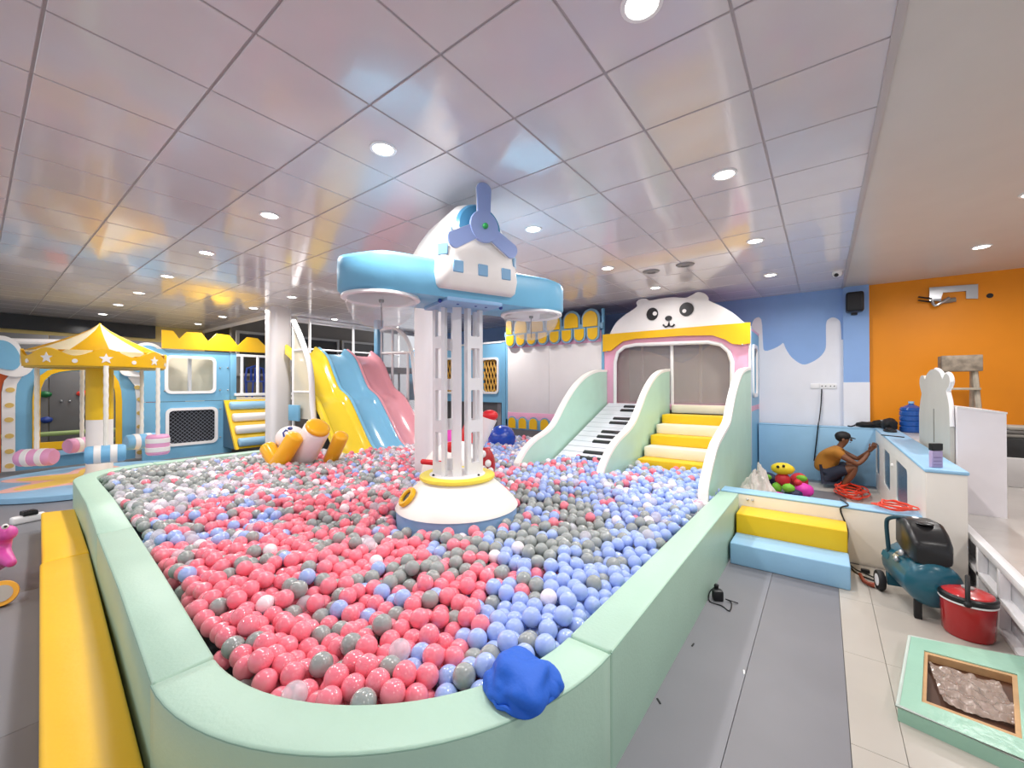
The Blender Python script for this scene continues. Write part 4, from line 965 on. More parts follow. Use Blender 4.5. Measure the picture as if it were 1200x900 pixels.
b=nb(); tube(b,smooth([(q.x+.11*math.cos(a)*1.05+.006*math.sin(9*a),q.y+.12*math.sin(a)*1.05,.515+.006*math.sin(13*a)) for a in np.linspace(0,2*PI,28)[:-1]],True,2),.009,6,True); obj('elastic_hem',b,BC,cv)
# =====================================================================================
#                               RIGHT PLAY AREA
# =====================================================================================
bluetopwall('low_wall','sky blue padded low wall along the back behind the crouching man',-.93,.88,8.6,8.78,.92,BLU,BLU)
ct_=thing('counter_wall','white counter wall with blue top and three rounded windows','counter',(.76,6.7,0))
cwh=[]
for a0,a1,c0,c1 in ((1022,1031,518,551),(1036.5,1043.5,529,571),(1051,1064,545,596)):
    p=WX(a0,(c0+c1)/2,.66); q=WX(a1,(c0+c1)/2,.66); r_=WX((a0+a1)/2,c0,.66); s_=WX((a0+a1)/2,c1,.66)
    cwh.append(rrect(min(p.y,q.y),min(max(p.y,q.y),8.5),max(.06,s_.z),min(.82,r_.z),.06))
CWM=mat('counter_white','EDE9E4',.4)
obj('front_board',prism(nb(),[(4.66,0),(8.6,0),(8.6,.9),(4.66,.9)],.655,.663,'YZ',holes=cwh),CWM,ct_)
obj('rear_board',box(nb(),.84,.88,4.66,8.6,0,.9),CWM,ct_); obj('end_board',box(nb(),.655,.885,4.64,4.665,0,.9,.004),mat('counter_end','E6DFD6',.4),ct_)
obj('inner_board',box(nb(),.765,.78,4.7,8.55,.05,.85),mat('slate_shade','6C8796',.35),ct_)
for h in cwh:
    ys=[p[0] for p in h]; zs=[p[1] for p in h]
    obj('window_pane',prism(nb(),[(min(ys)-.03,min(zs)-.03),(max(ys)+.03,min(zs)-.03),(max(ys)+.03,max(zs)+.03),(min(ys)-.03,max(zs)+.03)],.664,.67,'YZ'),mat('blue_grey_pane','4C6C86',.25),ct_)
obj('top_pad',box(nb(),.645,.895,4.63,8.6,.9,.93,.01,3),BLU,ct_,label='pale blue counter top')
obj('knob',ball(nb(),WX(1046,545,.655),.022,2),WHT,ct_)
# things on the counter
pb=WZ(1099,548,.93)
pk=thing('package','tall lilac package with black top standing on the blue counter top','package',(pb.x,pb.y,.93))
MQ=Matrix.Translation((pb.x,pb.y,0))@Matrix.Rotation(-YAW,4,'Z')
obj('box',box(nb(),-.045,.045,0,.03,.93,1.065,.004,1,MQ),mat('lilac_card','B7A6CC',.5),pk)
obj('cap',box(nb(),-.046,.046,-.001,.031,1.068,1.125,.004,1,MQ),BLK,pk)
for k in range(3): obj('label_line',box(nb(),-.035,.03,-.003,-.0005,.95+.03*k,.955+.03*k,0,1,MQ),mat('lilac_dark','8f80a8',.5),pk)
p=WZ(1046,511.5,.93); tag(obj('knife',box(nb(),-.012,.012,-.13,.13,.93,.942,.004,1,Matrix.Translation((p.x,p.y,0))@Matrix.Rotation(.9,4,'Z')),BLK,at=(p.x,p.y,.93)),'thin black tool lying across the blue counter top','tool')
p=WZ(1043,506,.93); b=nb(); tube(b,[(p.x+.04*math.cos(a)*1.6,p.y+.1*math.sin(a)*1.6,.945) for a in np.linspace(0,2*PI,16)[:-1]],.012,6,True); box(b,p.x-.02,p.x+.05,p.y+.16,p.y+.4,.93,.965,.01); tag(obj('tape_tool',b,BLKR,at=(p.x,p.y,.93)),'small black looped tool on the far part of the counter','tool')
p=WZ(1036,502,.92); tag(obj('cup',lathe(nb(),[(.028,0),(.045,.13),(.04,.13),(.025,.01),(0,.01)],20,Matrix.Translation((p.x,min(p.y,8.68),.92))),mat('paper_white','F2F0EC',.5),at=(p.x,min(p.y,8.68),.92)),'white cup at the far end of the counter','cup')
# ledge behind the counter with jug and bags
lg=thing('marble_ledge','grey marble topped ledge behind the counter under the water jug','ledge',(1.3,7.9,PT))
obj('body',box(nb(),.92,1.33,6.95,8.75,PT,.86,.005),mat('ledge_white','D8D4D0',.45),lg); obj('slab',box(nb(),.905,1.35,6.92,8.77,.86,.895,.005),PTM,lg)
jg=WX(1069,508,1.06)
J=(1.05,0,.895); J=(1.05,min(8.5,WX(1067,500,1.05).y),.895)
wj=thing('water_jug','translucent blue water cooler jug on the ledge left of the bear board','water jug',J)
JB=mat('blue_jug_plastic','2A5FB4',.12,coat=.6,trans=.3,ior=1.3)
prf=[(.0,0),(.12,0),(.135,.02)]
for k in range(4): z=.03+k*.075; prf+=[(.135,z),(.135,z+.05),(.126,z+.06),(.126,z+.066)]
prf+=[(.135,.335),(.12,.37),(.06,.40),(.03,.42),(.03,.455),(0,.455)]
obj('body',lathe(nb(),prf,32,Matrix.Translation(J)),JB,wj); obj('neck_cap',lathe(nb(),[(.033,.43),(.033,.46),(0,.46)],20,Matrix.Translation(J)),BLU,wj)
BGM=mat('black_bag_cloth','1b1a1c',.65,bump=.3)
p=WY(1022,496,8.7); b=nb(); ball(b,(p.x-.03,8.69,.965),.1,3,(1.9,.85,.5),.3,2.5); ball(b,(p.x+.1,8.69,.99),.09,3,(1.2,.9,.7),.3,2.5); tube(b,smooth([(p.x-.2,8.66,.96),(p.x-.26,8.66,.93),(p.x-.3,8.68,.935)],k=4),.012,6)
tag(obj('black_bag',b,BGM,at=(p.x,8.69,.92)),'crumpled black bag on top of the blue back wall','bag')
b=nb(); ball(b,(.80,8.42,1.0),.12,3,(.8,1.2,.85),.25,2); tag(obj('black_bag',b,BGM,at=(.80,8.42,.93)),'rounded black bag on the counter end left of the water jug','bag')
# bear board and white box
bd=thing('bear_board','off-white board cut as a rounded bear head with two small ears','display board',(.955,5.9,PT))
out=[(1117,540),(1116,500),(1115,476),(1113,465),(1111.5,458),(1114.5,453),(1116,447),(1115,441),(1112,437.5),(1109,439),(1107,444),(1104.5,438),(1101,434),(1097,432.5),(1092,434),(1088,439),(1086,445),(1084.5,441),(1082,440),(1080,443),(1079.5,450),(1081,457),(1082,462),(1080.5,470),(1079,485),(1079,540)]
oy=fx(out,.96); oy[0]=(oy[1][0],PT); oy[-1]=(oy[-2][0],PT)
oy=[oy[0]]+[(q[0],q[2]) for q in smooth([(a,0,b_) for a,b_ in oy[1:-1]],k=2)]+[oy[-1]]
obj('board',prism(nb(),oy,.945,.975,'YZ'),mat('board_shaded','BDBAB2',.5),bd)  # face colour greyed for the shade it stands in; edge band stays white
b=nb(); ring=[(.96,y,z) for y,z in oy[1:26]]; tube(b,ring,.017,8); obj('edge_band',b,WHTM,bd)
cc=WX(1094,500,.94); obj('slot',box(nb(),.938,.946,cc.y-.012,cc.y+.012,WX(1094,518,.94).z,WX(1094,479,.94).z),mat('slot_grey','9a9892',.6),bd)
bx=thing('display_box','tall plain white box with sloping top right of the bear board','cabinet',(1.15,5.6,PT))
b=nb(); zr=WY(1179,485,5.5).z; xr=WY(1179,540,5.5).x; xlft=.98; zl=WY(1117,478,5.5).z
prism(b,[(xlft,PT),(xr,PT),(xr,zr),(xlft,zl)],5.48,6.25,'XZ'); obj('body',b,mat('box_white','EFE9EC',.42),bx)
b=nb(); prism(b,[(xlft,zl),(xr+.004,zr),(xr+.004,zr+.015),(xlft,zl+.015)],5.47,6.26,'XZ'); obj('lid',b,WHTM,bx)
# ladder on the platform
def lp(a,c): return WY(a,c,8.3)
sl=thing('step_ladder','paint-stained aluminium step ladder with wooden top board against orange wall','ladder',(1.55,8.3,PT))
WDM=mat('paint_stained_wood','8E8172',.7,vary=.35,scale=14); AL=mat('worn_aluminium','B8AD9C',.45,metal=.4,vary=.15,scale=12)
a_,b2=lp(1101,432),lp(1149,416)
obj('top_board',box(nb(),a_.x,b2.x,8.18,8.42,b2.z-.22,b2.z,.01),WDM,sl)
for x in (a_.x+.05,b2.x-.06):
    for y0,y1 in ((8.25,8.0),(8.36,8.6)): obj('leg',tube(nb(),[(x,y0,b2.z-.2),(x+(.03 if x>1.5 else -.03),y1,PT)],.03,6),AL,sl)
for k in range(4):
    z=b2.z-.46-k*.33; f=(b2.z-z)/(b2.z-PT); y=8.25-.25*f; obj('tread',box(nb(),a_.x+.03,b2.x-.03,y-.05,y+.05,z-.015,z+.015,.004),AL,sl)
# far right ledge with dark goods
rl=thing('rear_shelf','low white ledge loaded with dark goods at the right edge','shelf',(2.2,7.3,PT))
x0=WY(1180,540,7.2).x; obj('ledge',box(nb(),x0,x0+1.3,7.2,7.9,PT,WY(1190,537,7.2).z,.008),mat('ledge_pale','D2CECC',.45),rl)
zl_=WY(1190,537,7.2).z
tag(obj('crate',box(nb(),x0,x0+.6,7.25,7.7,zl_,zl_+.22,.01),mat('charcoal_crate','2b2a2a',.5,vary=.2,scale=10),at=(x0+.3,7.45,zl_)),'black crate on the white ledge at the right edge','crate')
for k in range(3):
    tag(obj('folded_sack',box(nb(),x0+.02*k,x0+.5-.06*k,7.3,7.65,zl_+.221+.045*k,zl_+.264+.045*k,.015,3),mat('sack_%d'%k,('8a857e','6f6a66','9b958c')[k],.7,vary=.15),at=(x0+.2,7.45,zl_+.221+.045*k)),('lowest','middle','topmost')[k]+' flat grey sack stacked on the black crate','sack')
# platform edge frame
ef=thing('platform_frame','white ladder-like frame along the edge of the raised tiled floor','frame',(.94,3.4,0))
for z0,z1 in ((.40,.45),(.19,.225),(0,.03)): obj('rail',box(nb(),.90,.955,1.2,5.0,z0,z1,.004),WHTM,ef)
for k in range(9): y=1.25+k*.46; obj('divider',box(nb(),.90,.95,y,y+.05,.03,.40,.003),WHTM,ef)
obj('backing',box(nb(),.951,.958,1.2,4.98,0,.4),mat('pale_grey_back','C9C9CC',.5),ef)
# wall items
sp_=thing('wall_speaker','black speaker mounted high on the blue pilaster','speaker',tuple(WY(1002,355,YB-.2)))
p=WY(991,367,YB-.2); q=WY(1012,342,YB-.2); b=nb(); box(b,p.x,q.x,YB-.34,YB-.12,p.z,q.z,.035,3); obj('body',b,BLK,sp_)
obj('grille',box(nb(),p.x+.03,q.x-.03,YB-.348,YB-.338,p.z+.03,q.z-.03,.02,2),mat('speaker_grille','2a2a2d',.7),sp_); obj('bracket',box(nb(),(p.x+q.x)/2-.04,(p.x+q.x)/2+.04,YB-.14,YB-.07,p.z-.03,p.z+.12,.005),BLK,sp_)
ac=thing('air_conditioner_plate','bare metal air conditioner mounting plate with loose pipes on the orange wall','wall bracket',tuple(WY(1115,345,YB-.02)))
pl=fy([(1089,353),(1089,337),(1146,333),(1146,350),(1132,350),(1132,341),(1105,343),(1102,352)],YB-.02)
obj('plate',prism(nb(),pl,YB-.03,YB-.005,'XZ'),SIL,ac)
obj('pipe',tube(nb(),smooth([WY(1112,349,YB-.06),WY(1104,354,YB-.1),WY(1096,358,YB-.1),WY(1093,352,YB-.08),WY(1103,352,YB-.1)],k=4),.02,8),SIL,ac)
obj('insulated_pipe',tube(nb(),[WY(1106,353,YB-.04),WY(1120,351,YB-.04)],.035,8),mat('pipe_wrap','8b8378',.6),ac)
for dy in (0,4): obj('wire',tube(nb(),[WY(1076,348+dy,YB-.08),WY(1084,349+dy,YB-.06),WY(1092,350+dy,YB-.03)],.012,6),BLK,ac)
p=WY(1160,346.5,YB-.002); tag(obj('wall_hole',lathe(nb(),[(0,0),(.035,0),(.035,.006),(0,.006)],16,Matrix.Translation((p.x,YB,p.z))@Matrix.Rotation(PI/2,4,'X')),BLK,at=(p.x,YB,p.z)),'small black drilled hole in the orange wall','hole')
for n,(a,l) in enumerate(((955,'blank white cover plate, leftmost of three on the white paint'),(965.5,'white socket, the middle one with a black cable plugged in'),(975.5,'white double socket, rightmost of three'))):
    p=WY(a,452.5,YB-.01); t=thing('wall_socket',l,'socket',(p.x,YB-.01,p.z))
    obj('plate',box(nb(),p.x-.06,p.x+.06,YB-.022,YB-.006,p.z-.045,p.z+.045,.004),WHTM,t)
    if n: 
        for dx in (-.025,.025): obj('pin_hole',box(nb(),p.x+dx-.008,p.x+dx+.008,YB-.024,YB-.02,p.z-.008,p.z+.008),BLK,t)
pts=[WY(963,456,YB-.05),WY(962,475,YB-.06),WY(960,492,YB-.1),WY(959,497,8.57),WY(957,515,8.57),WY(954,540,8.57)]
tag(obj('power_cable',tube(nb(),smooth([tuple(v) for v in pts],k=4),.010,6),BLK,at=tuple(pts[0])),'thin black cable hanging from the wall socket over the blue wall','cable')
p=WZ(981,319,CEIL); t=thing('security_camera','small white dome camera with black lens on the ceiling by the blue wall','camera',(p.x,p.y,CEIL))
M=Matrix.Translation((p.x,p.y,CEIL)); obj('base',lathe(nb(),[(.06,0),(.06,-.03),(.045,-.06),(.0,-.075)],24,M),WHTM,t); obj('lens',ball(nb(),(p.x-.01,p.y-.045,CEIL-.05),.028,3),BLK,t)
for a,c,l in ((763,318,'round grey vent disc in the ceiling left above the panda head'),(803,310,'round grey vent disc in the ceiling right above the panda head')):
    p=WZ(a,c,CEIL); tag(obj('ceiling_vent',lathe(nb(),[(0,-.004),(.05,-.004),(.06,-.02),(.11,-.012),(.12,0),(0,0)],28,Matrix.Translation((p.x,p.y,CEIL))),mat('vent_grey','8d8a8c',.5),at=(p.x,p.y,CEIL)),l,'vent')
# =====================================================================================
#                               CROUCHING MAN
# =====================================================================================
def skin(name,nodes,edges,m,parent,sub=2,root=0,base=None):
    me=bpy.data.meshes.new(name); me.from_pydata([n[:3] for n in nodes],edges,[]); o=bpy.data.objects.new(name,me); COL.objects.link(o)
    md=o.modifiers.new('skin','SKIN'); md.use_smooth_shade=True
    for i,n in enumerate(nodes):
        r=n[3]; me.skin_vertices[0].data[i].radius=(r,n[4] if len(n)>4 else r)
    me.skin_vertices[0].data[root].use_root=True
    s=o.modifiers.new('sub','SUBSURF'); s.levels=sub; s.render_levels=sub
    dg=bpy.context.evaluated_depsgraph_get(); dg.update(); ev=o.evaluated_get(dg); m2=bpy.data.meshes.new_from_object(ev); bpy.data.objects.remove(o)
    m2.materials.clear(); m2.materials.append(m); m2.shade_smooth()
    ob=bpy.data.objects.new(name,m2); COL.objects.link(ob)
    if parent is not None:
        if base is not None: m2.transform(base)
        m2.transform(WM[parent.as_pointer()].inverted()); ob.parent=parent; WM[ob.as_pointer()]=WM[parent.as_pointer()]
    return ob
mp_=(.245,8.2,0)
man=thing('person','crouching man in a dark cap and ochre shirt working on the counter wall','person',mp_)
MB_=Matrix.Translation(mp_)
SK=mat('brown_skin','7E5138',.5); SH=mat('ochre_shirt','B3772B',.75,bump=.3,bscale=20); PT_=mat('navy_shorts','262B3D',.75); CAPM=mat('black_cap','1c1a1c',.6)
nd=[(-.21,0,.20,.12,.13),(-.22,0,.32,.115,.14),(-.17,0,.46,.11,.15),(-.09,0,.57,.09,.14),(-.04,0,.64,.048),(-.005,0,.69,.05),(.015,0,.755,.08,.075),(.01,0,.81,.07,.07),
# legs near(-y) hip knee ankle toe
(-.18,-.09,.19,.085),(-.02,-.13,.29,.075),(.15,-.15,.37,.058),(.07,-.14,.2,.05),(-.01,-.13,.075,.034),(.03,-.13,.03,.033),(.13,-.14,.022,.026),
(-.18,.09,.19,.085),(-.02,.13,.30,.075),(.17,.15,.38,.058),(.09,.14,.2,.05),(.01,.13,.075,.034),(.05,.13,.03,.033),(.15,.14,.022,.026),
# arms
(-.07,-.17,.565,.058),(.05,-.20,.48,.044),(.165,-.19,.415,.036),(.24,-.15,.5,.032),(.30,-.11,.60,.022),
(-.06,.16,.56,.058),(.07,.18,.50,.044),(.18,.15,.45,.036),(.26,.1,.53,.032),(.325,.03,.62,.022)]
ed=[(0,1),(1,2),(2,3),(3,4),(4,5),(5,6),(6,7),(0,8),(8,9),(9,10),(10,11),(11,12),(12,13),(13,14),(0,15),(15,16),(16,17),(17,18),(18,19),(19,20),(20,21),(3,22),(22,23),(23,24),(24,25),(25,26),(3,27),(27,28),(28,29),(29,30),(30,31)]
body=skin('body',nd,ed,SK,man,2,0,MB_)
# hands
def hand(w_,d_,side):
    w_=Vector(w_); d_=Vector(d_).normalized(); up=Vector((0,0,1)); s=d_.cross(up).normalized(); u=s.cross(d_)
    pn=[(*w_,.02),(*(w_+d_*.045),.026,.018)]; pe=[(0,1)]
    for k,(of,ln) in enumerate(((-.024,.058),(-.008,.066),(.008,.062),(.022,.05))):
        b0=w_+d_*.075+u*of; n0=len(pn); pn+= [(*b0,.0095),(*(b0+d_*ln*.5+s*side*.010),.0085),(*(b0+d_*ln*.8+s*side*.03),.0075)]; pe+=[(1,n0),(n0,n0+1),(n0+1,n0+2)]
    n0=len(pn); b0=w_+d_*.03+u*.025; pn+=[(*b0,.011),(*(b0+d_*.03+u*.02+s*side*.015),.0095),(*(b0+d_*.055+u*.018+s*side*.03),.0085)]; pe+=[(0,n0),(n0,n0+1),(n0+1,n0+2)]
    return skin('hand',pn,pe,SK,man,1,0,MB_)
hand((.30,-.11,.60),(.28,.1,.5),1); hand((.325,.03,.62),(.25,0,.5),-1)
# face details
def at_(x,y,z): return (mp_[0]+x,mp_[1]+y,mp_[2]+z)
fh=obj('face_features',ball(nb(),at_(.098,0,.755),.016,2,(1.1,.8,1.3)),SK,man)
for s in (-1,1):
    obj('eye',ball(nb(),at_(.083,s*.03,.775),.010,2),mat('eye_white','e8e2dc',.3),fh); obj('pupil',ball(nb(),at_(.091,s*.031,.775),.005,2),BLK,fh); obj('ear',ball(nb(),at_(.0,s*.078,.76),.022,2,(.8,.35,1.3)),SK,fh)
obj('lips',ball(nb(),at_(.088,0,.72),.014,2,(.7,1.6,.45)),mat('lip_brown','6b3a30',.5),fh)
b=nb(); ball(b,at_(-.012,0,.79),.088,3,(1.0,.92,.85)); obj('hair',b,mat('black_hair','17120f',.7),man)
b=nb(); ball(b,at_(-.005,0,.81),.096,3,(1.04,.95,.78)); 
prism(b,[(0.02+.02*0,-.07)]+[(.06+.085*math.cos(a),.075*math.sin(a)) for a in np.linspace(-PI/2,PI/2,10)]+[(.02,.07)],0,.008,'XY',M=Matrix.Translation(at_(.01,0,.805))@Matrix.Rotation(.22,4,'Y')); obj('cap',b,CAPM,man,label='dark cap with a peak')
# shirt with short sleeves, shorts
sn=[(-.215,0,.225,.145,.155),(-.23,0,.33,.142,.165),(-.18,0,.465,.135,.17),(-.095,0,.575,.11,.15),(-.05,0,.625,.058),(-.075,-.17,.565,.076),(.02,-.195,.505,.064),(-.065,.16,.56,.076),(.03,.175,.52,.064)]
skin('shirt',sn,[(0,1),(1,2),(2,3),(3,4),(3,5),(5,6),(3,7),(7,8)],SH,man,2,0,MB_)
sn=[(-.205,0,.17,.14,.15),(-.17,-.09,.20,.105),(-.02,-.13,.30,.09),(.06,-.14,.335,.08),(-.17,.09,.20,.105),(-.02,.13,.31,.09),(.07,.14,.34,.08)]
skin('shorts',sn,[(0,1),(1,2),(2,3),(0,4),(4,5),(5,6)],PT_,man,2,0,MB_)
for s in (-1,1):
    b=nb(); box(b,mp_[0]-.05+(.02 if s>0 else 0),mp_[0]+.19,mp_[1]+s*.135-.045,mp_[1]+s*.135+.045,.0,.018,.007,2); obj('sandal',b,BLKR,man)
# red rope coil near the man
def coil(px,py,z,r1,r2,n,m,lab,nm='air_hose',rr=.008,jit=.03,seed=1,at2=None):
    rnd=random.Random(seed); c=WZ(px,py,z) if at2 is None else Vector(at2); pts=[]
    for k in range(n*10):
        a=2*PI*k/10; q=1+.25*rnd.uniform(-1,1); pts.append((c.x+r1*q*math.cos(a)+jit*math.sin(k*.37),c.y+r2*q*math.sin(a)+jit*math.cos(k*.23),z+rr+.012*(k/(n*10))*n+.01*rnd.random()))
    return tag(obj(nm,tube(nb(),smooth(pts,k=3),rr,6),m,at=(c.x,c.y,z)),lab,'hose')
REDH=mat('red_orange_hose','F04A30',.4)
coil(997,580,0,.14,.34,9,REDH,'tangled heap of orange-red hose on the floor before the man',jit=.05,seed=3)
coil(1050,594,.5,.11,.14,4,REDH,'loops of orange-red hose lying on the low wall top beside the counter',rr=.006,seed=5,at2=(.50,4.95,.5))
p=WZ(1008,573,0); tag(obj('sandal',box(nb(),p.x-.04,p.x+.04,p.y-.12,p.y+.12,0,.03,.012,2),mat('green_grey_shoe','54655c',.6),at=(p.x,p.y,0)),'dark green sandal lying beside the red hose','shoe')
# bag and toys
q=WZ(876,580,0)
BGP=mat('white_plastic_film','E8E0DA',.25,trans=.25,ior=1.1,bump=.6,bscale=18)
t=nb(); bmesh.ops.create_icosphere(t,subdivisions=5,radius=1)
for v in t.verts:
    a=math.atan2(v.co.y,v.co.x); v.co*=1+.22*noise.noise(v.co*2.5)+.10*abs(noise.noise(v.co*7)); 
    if v.co.z>0: v.co.z*=1+.55*max(0,noise.noise(Vector((math.cos(a)*1.7,math.sin(a)*1.7,4)))+.25); v.co.x*=1-.35*v.co.z; v.co.y*=1-.3*v.co.z
    v.co.z=max(v.co.z,-.5)
b=nb(); fin(t,b,Matrix.Translation((-.66,5.95,.16))@Matrix.Diagonal((.22,.34,.32,1))); tag(obj('plastic_bag',b,BGP,at=(-.66,5.9,0),ang=25),'crumpled white plastic sack against the mint side panel','bag')
def toy(nm,lab,px,py,Y,parts,cat='toy'):
    p=WY(px,py,Y); base=Vector((p.x,Y,0)); t=thing(nm,lab,cat,tuple(base))
    for pn,(dx,dy,dz),r,sc,m in parts: obj(pn,ball(nb(),base+Vector((dx,dy,dz)),r,3,sc,.08,3),m,t)
tc_=lambda n,h: mat('toy_'+n,h,.45)
YT,PK2,PU,OR,GR,NV,RD=tc_('yellow','F2D22C'),tc_('magenta','E23CB0'),tc_('purple','8A4FC0'),tc_('orange','F2641E'),tc_('green','7FC43A'),tc_('navy','22264A'),tc_('red','D22F3A')
toy('plush_toy','yellow plush toy with dark eyes on top of the toy pile',917,545,7.3,[('head',(0,0,.36),.12,(1.25,1,.75),YT),('body',(0,0,.2),.1,(1,1,1),RD),('eye',(.02,-.11,.42),.02,(1,1,1),BLK),('eye',(-.05,-.11,.4),.02,(1,1,1),BLK),('leg',(-.07,-.05,.08),.08,(.8,.8,1),GR),('leg',(.08,-.05,.08),.08,(.8,.8,1),YT)])
toy('plush_toy','long magenta and purple plush toy lying at the front of the pile',914,565,6.7,[('body',(-.05,0,.07),.09,(1.6,1,.75),PK2),('tail',(.14,0,.06),.08,(1.3,1,.7),PU)])
toy('toy_ball','orange ended toy roll lying beside the plastic sack',907,570,6.15,[('roll',(0,0,.08),.09,(1.3,1,.85),OR),('end',(.09,-.02,.08),.07,(.5,1,1),mat('toy_peach','F7C9A0',.4))])
toy('plush_toy','magenta round plush toy at the right end of the pile',942,560,7.2,[('body',(0,0,.1),.11,(1.1,1,.9),PK2),('ear',(-.07,-.02,.2),.05,(1,1,1),RD)])
toy('plush_toy','green and navy plush toy in the middle of the pile',930,560,6.95,[('body',(0,0,.08),.09,(1.2,1,.8),NV),('head',(-.06,-.03,.16),.07,(1.1,1,.9),GR)])
toy('plush_toy','small dark toy with green face at the back left of the pile',899,548,7.6,[('body',(0,0,.12),.12,(1.3,1,.9),NV),('face',(.0,-.1,.17),.06,(1.2,.6,.8),GR)])
toy('plush_toy','red and lime plush toy behind the magenta one',936,550,7.65,[('body',(0,0,.14),.12,(1,1,1),RD),('face',(.04,-.09,.2),.06,(1.2,.6,.8),GR)])
# =====================================================================================
#                       COMPRESSOR, COOLER, FOAM BOX, CABLES (front right)
# =====================================================================================
D=2.95
cp=thing('air_compressor','teal air compressor with black motor cover and handle on wheels','air compressor',tuple(WZ(1078,712,0)))
TEAL=mat('teal_enamel','17586B',.3,coat=.4,vary=.06)
A_=CP(1062,652,3.16); B2=CP(1098,684,2.74)
A_.z=.245; B2.z=.245
b=nb(); dd=(B2-A_).normalized(); capsule(b,A_+dd*.03,B2-dd*.05,.155,28,6,.5); tank=obj('tank',b,TEAL,cp)
sd=Vector((-dd.y,dd.x,0))
b=nb(); lblc=CP(1062.5,669.5,2.88); M=Matrix.Translation(lblc)
def plate(a,c,wd,ht,off,m,nm):
    b=nb(); mid=A_.lerp(B2,a); ring_=[]; th=c
    for k in (-1,0,1):
        th2=th+k*ht; 
        for s in (-1,1): ring_.append(mid+dd*s*wd+(sd*math.cos(th2)+Vector((0,0,1))*math.sin(th2))*(.155+off))
    vs=[b.verts.new(v) for v in ring_]
    b.faces.new((vs[0],vs[1],vs[3],vs[2])); b.faces.new((vs[2],vs[3],vs[5],vs[4])); bmesh.ops.solidify(b,geom=b.faces[:],thickness=-.002); obj(nm,b,m,tank)
side = 1 if (sd.dot(CO-A_)>0) else -1
thc = PI*.22 if side>0 else PI-PI*.22
plate(.42,thc,.035,.14,.003,mat('label_cream','DDD6BF',.5),'rating_label'); plate(.15,thc-.35*side,.06,.14,.002,mat('label_teal','3C7F90',.4),'brand_sticker')
hc=A_.lerp(B2,.60); ang_=math.atan2(dd.y,dd.x); MC=Matrix.Translation((hc.x,hc.y,0))@Matrix.Rotation(ang_,4,'Z')
t=nb(); sec=[(-.17,.43,.60,.09),(-.14,.41,.625,.105),(.0,.385,.63,.11),(.07,.375,.59,.11),(.13,.37,.54,.105),(.16,.38,.51,.09)]
rs=[]
for x,z0,z1,hw in sec:
    o2=rrect(-hw,hw,z0,z1,.035,3); rs.append([t.verts.new((x,y,z)) for y,z in o2])
for a,b_ in zip(rs,rs[1:]):
    for k in range(len(a)): t.faces.new((a[k],a[(k+1)%len(a)],b_[(k+1)%len(a)],b_[k]))
t.faces.new(rs[0][::-1]); t.faces.new(rs[-1]); bmesh.ops.recalc_face_normals(t,faces=t.faces)
b=nb(); fin(t,b,MC); obj('motor_cover',b,mat('black_cover','1d1c1e',.32),cp,ang=50,label='big black plastic motor cover')
obj('cover_recess',ball(nb(),MC@Vector((.02,0,.622)),.04,3,(1.2,1,.22)),BLK,cp)
obj('cover_mark',ball(nb(),MC@Vector((-.12,.0,.626)),.02,2,(1,1.4,.15)),WHT,cp)
b=nb(); box(b,-.10,.12,-.08,.08,.36,.40,.006,2,MC); obj('motor_bracket',b,SIL,cp)
hp_=[CP(1042,648,3.15),CP(1040,630,3.15),CP(1039,612,3.15),CP(1043,607,3.12),CP(1055,606,3.05),CP(1068,610,3.0)]
obj('handle',tube(nb(),smooth([tuple(v) for v in hp_],k=4),.014,10),mat('dark_teal_grip','1e4450',.4),cp)
wp=A_-dd*.0
for s in (-1,1):
    c=A_+dd*.02+sd*s*.165; Mw=Matrix.Translation((c.x,c.y,.075))@sd.to_track_quat('Z','Y').to_matrix().to_4x4()
    wh=obj('wheel',lathe(nb(),[(.03,-.018),(.07,-.02),(.075,-.012),(.075,.012),(.07,.02),(.03,.018)],28,Mw),BLKR,cp)
    obj('hub',lathe(nb(),[(0,-.024),(.045,-.02),(.045,.02),(0,.024)],24,Mw),WHTM,wh)
for s in (-1,1): 
    c=B2-dd*.05+sd*s*.08; obj('foot',box(nb(),c.x-.02,c.x+.02,c.y-.02,c.y+.02,0,.16,.005),BLKR,cp)
obj('axle_bracket',box(nb(),-.02,.02,-.13,.13,.06,.16,.004,1,Matrix.Translation((A_.x+dd.x*.04,A_.y+dd.y*.04,0))@Matrix.Rotation(ang_,4,'Z')),TEAL,cp)
b=nb(); g=CP(1057,648,2.95); tube(b,[CP(1050,648,3.05),g],.008,8); ball(b,g,.024,3,(1,1,1)); ball(b,CP(1051,655,2.98),.02,2); obj('gauge_fitting',b,SIL,cp)
# cooler pot
cz=WZ(1137,748,0); cz=Vector((cz.x+.0,cz.y+.05,0))
ck=thing('cooler_pot','red lidded cooler pot with black rim band and black handle','cooler',tuple(cz)); MC2=Matrix.Translation(cz)@Matrix.Diagonal((.86,.86,.86,1))
CR=mat('red_enamel','B01A1E',.25,coat=.5)
obj('body',lathe(nb(),[(0,0),(.125,0),(.138,.02),(.148,.25),(.148,.262),(0,.262)],40,MC2),CR,ck)
obj('rim_band',lathe(nb(),[(.15,.262),(.156,.268),(.158,.30),(.148,.312),(.1,.312),(.1,.262)],40,MC2),BLK,ck)
obj('white_line',lathe(nb(),[(.149,.255),(.157,.257),(.158,.268),(.149,.27)],40,MC2),WHTM,ck)
obj('lid',lathe(nb(),[(.142,.308),(.135,.32),(.10,.333),(.04,.342),(0,.343)],40,MC2),mat('red_lid','C43032',.25,coat=.4),ck)
obj('lid_knob',lathe(nb(),[(.03,.34),(.035,.355),(.02,.363),(0,.364)],24,MC2),mat('grey_knob','B9B4B2',.3),ck)
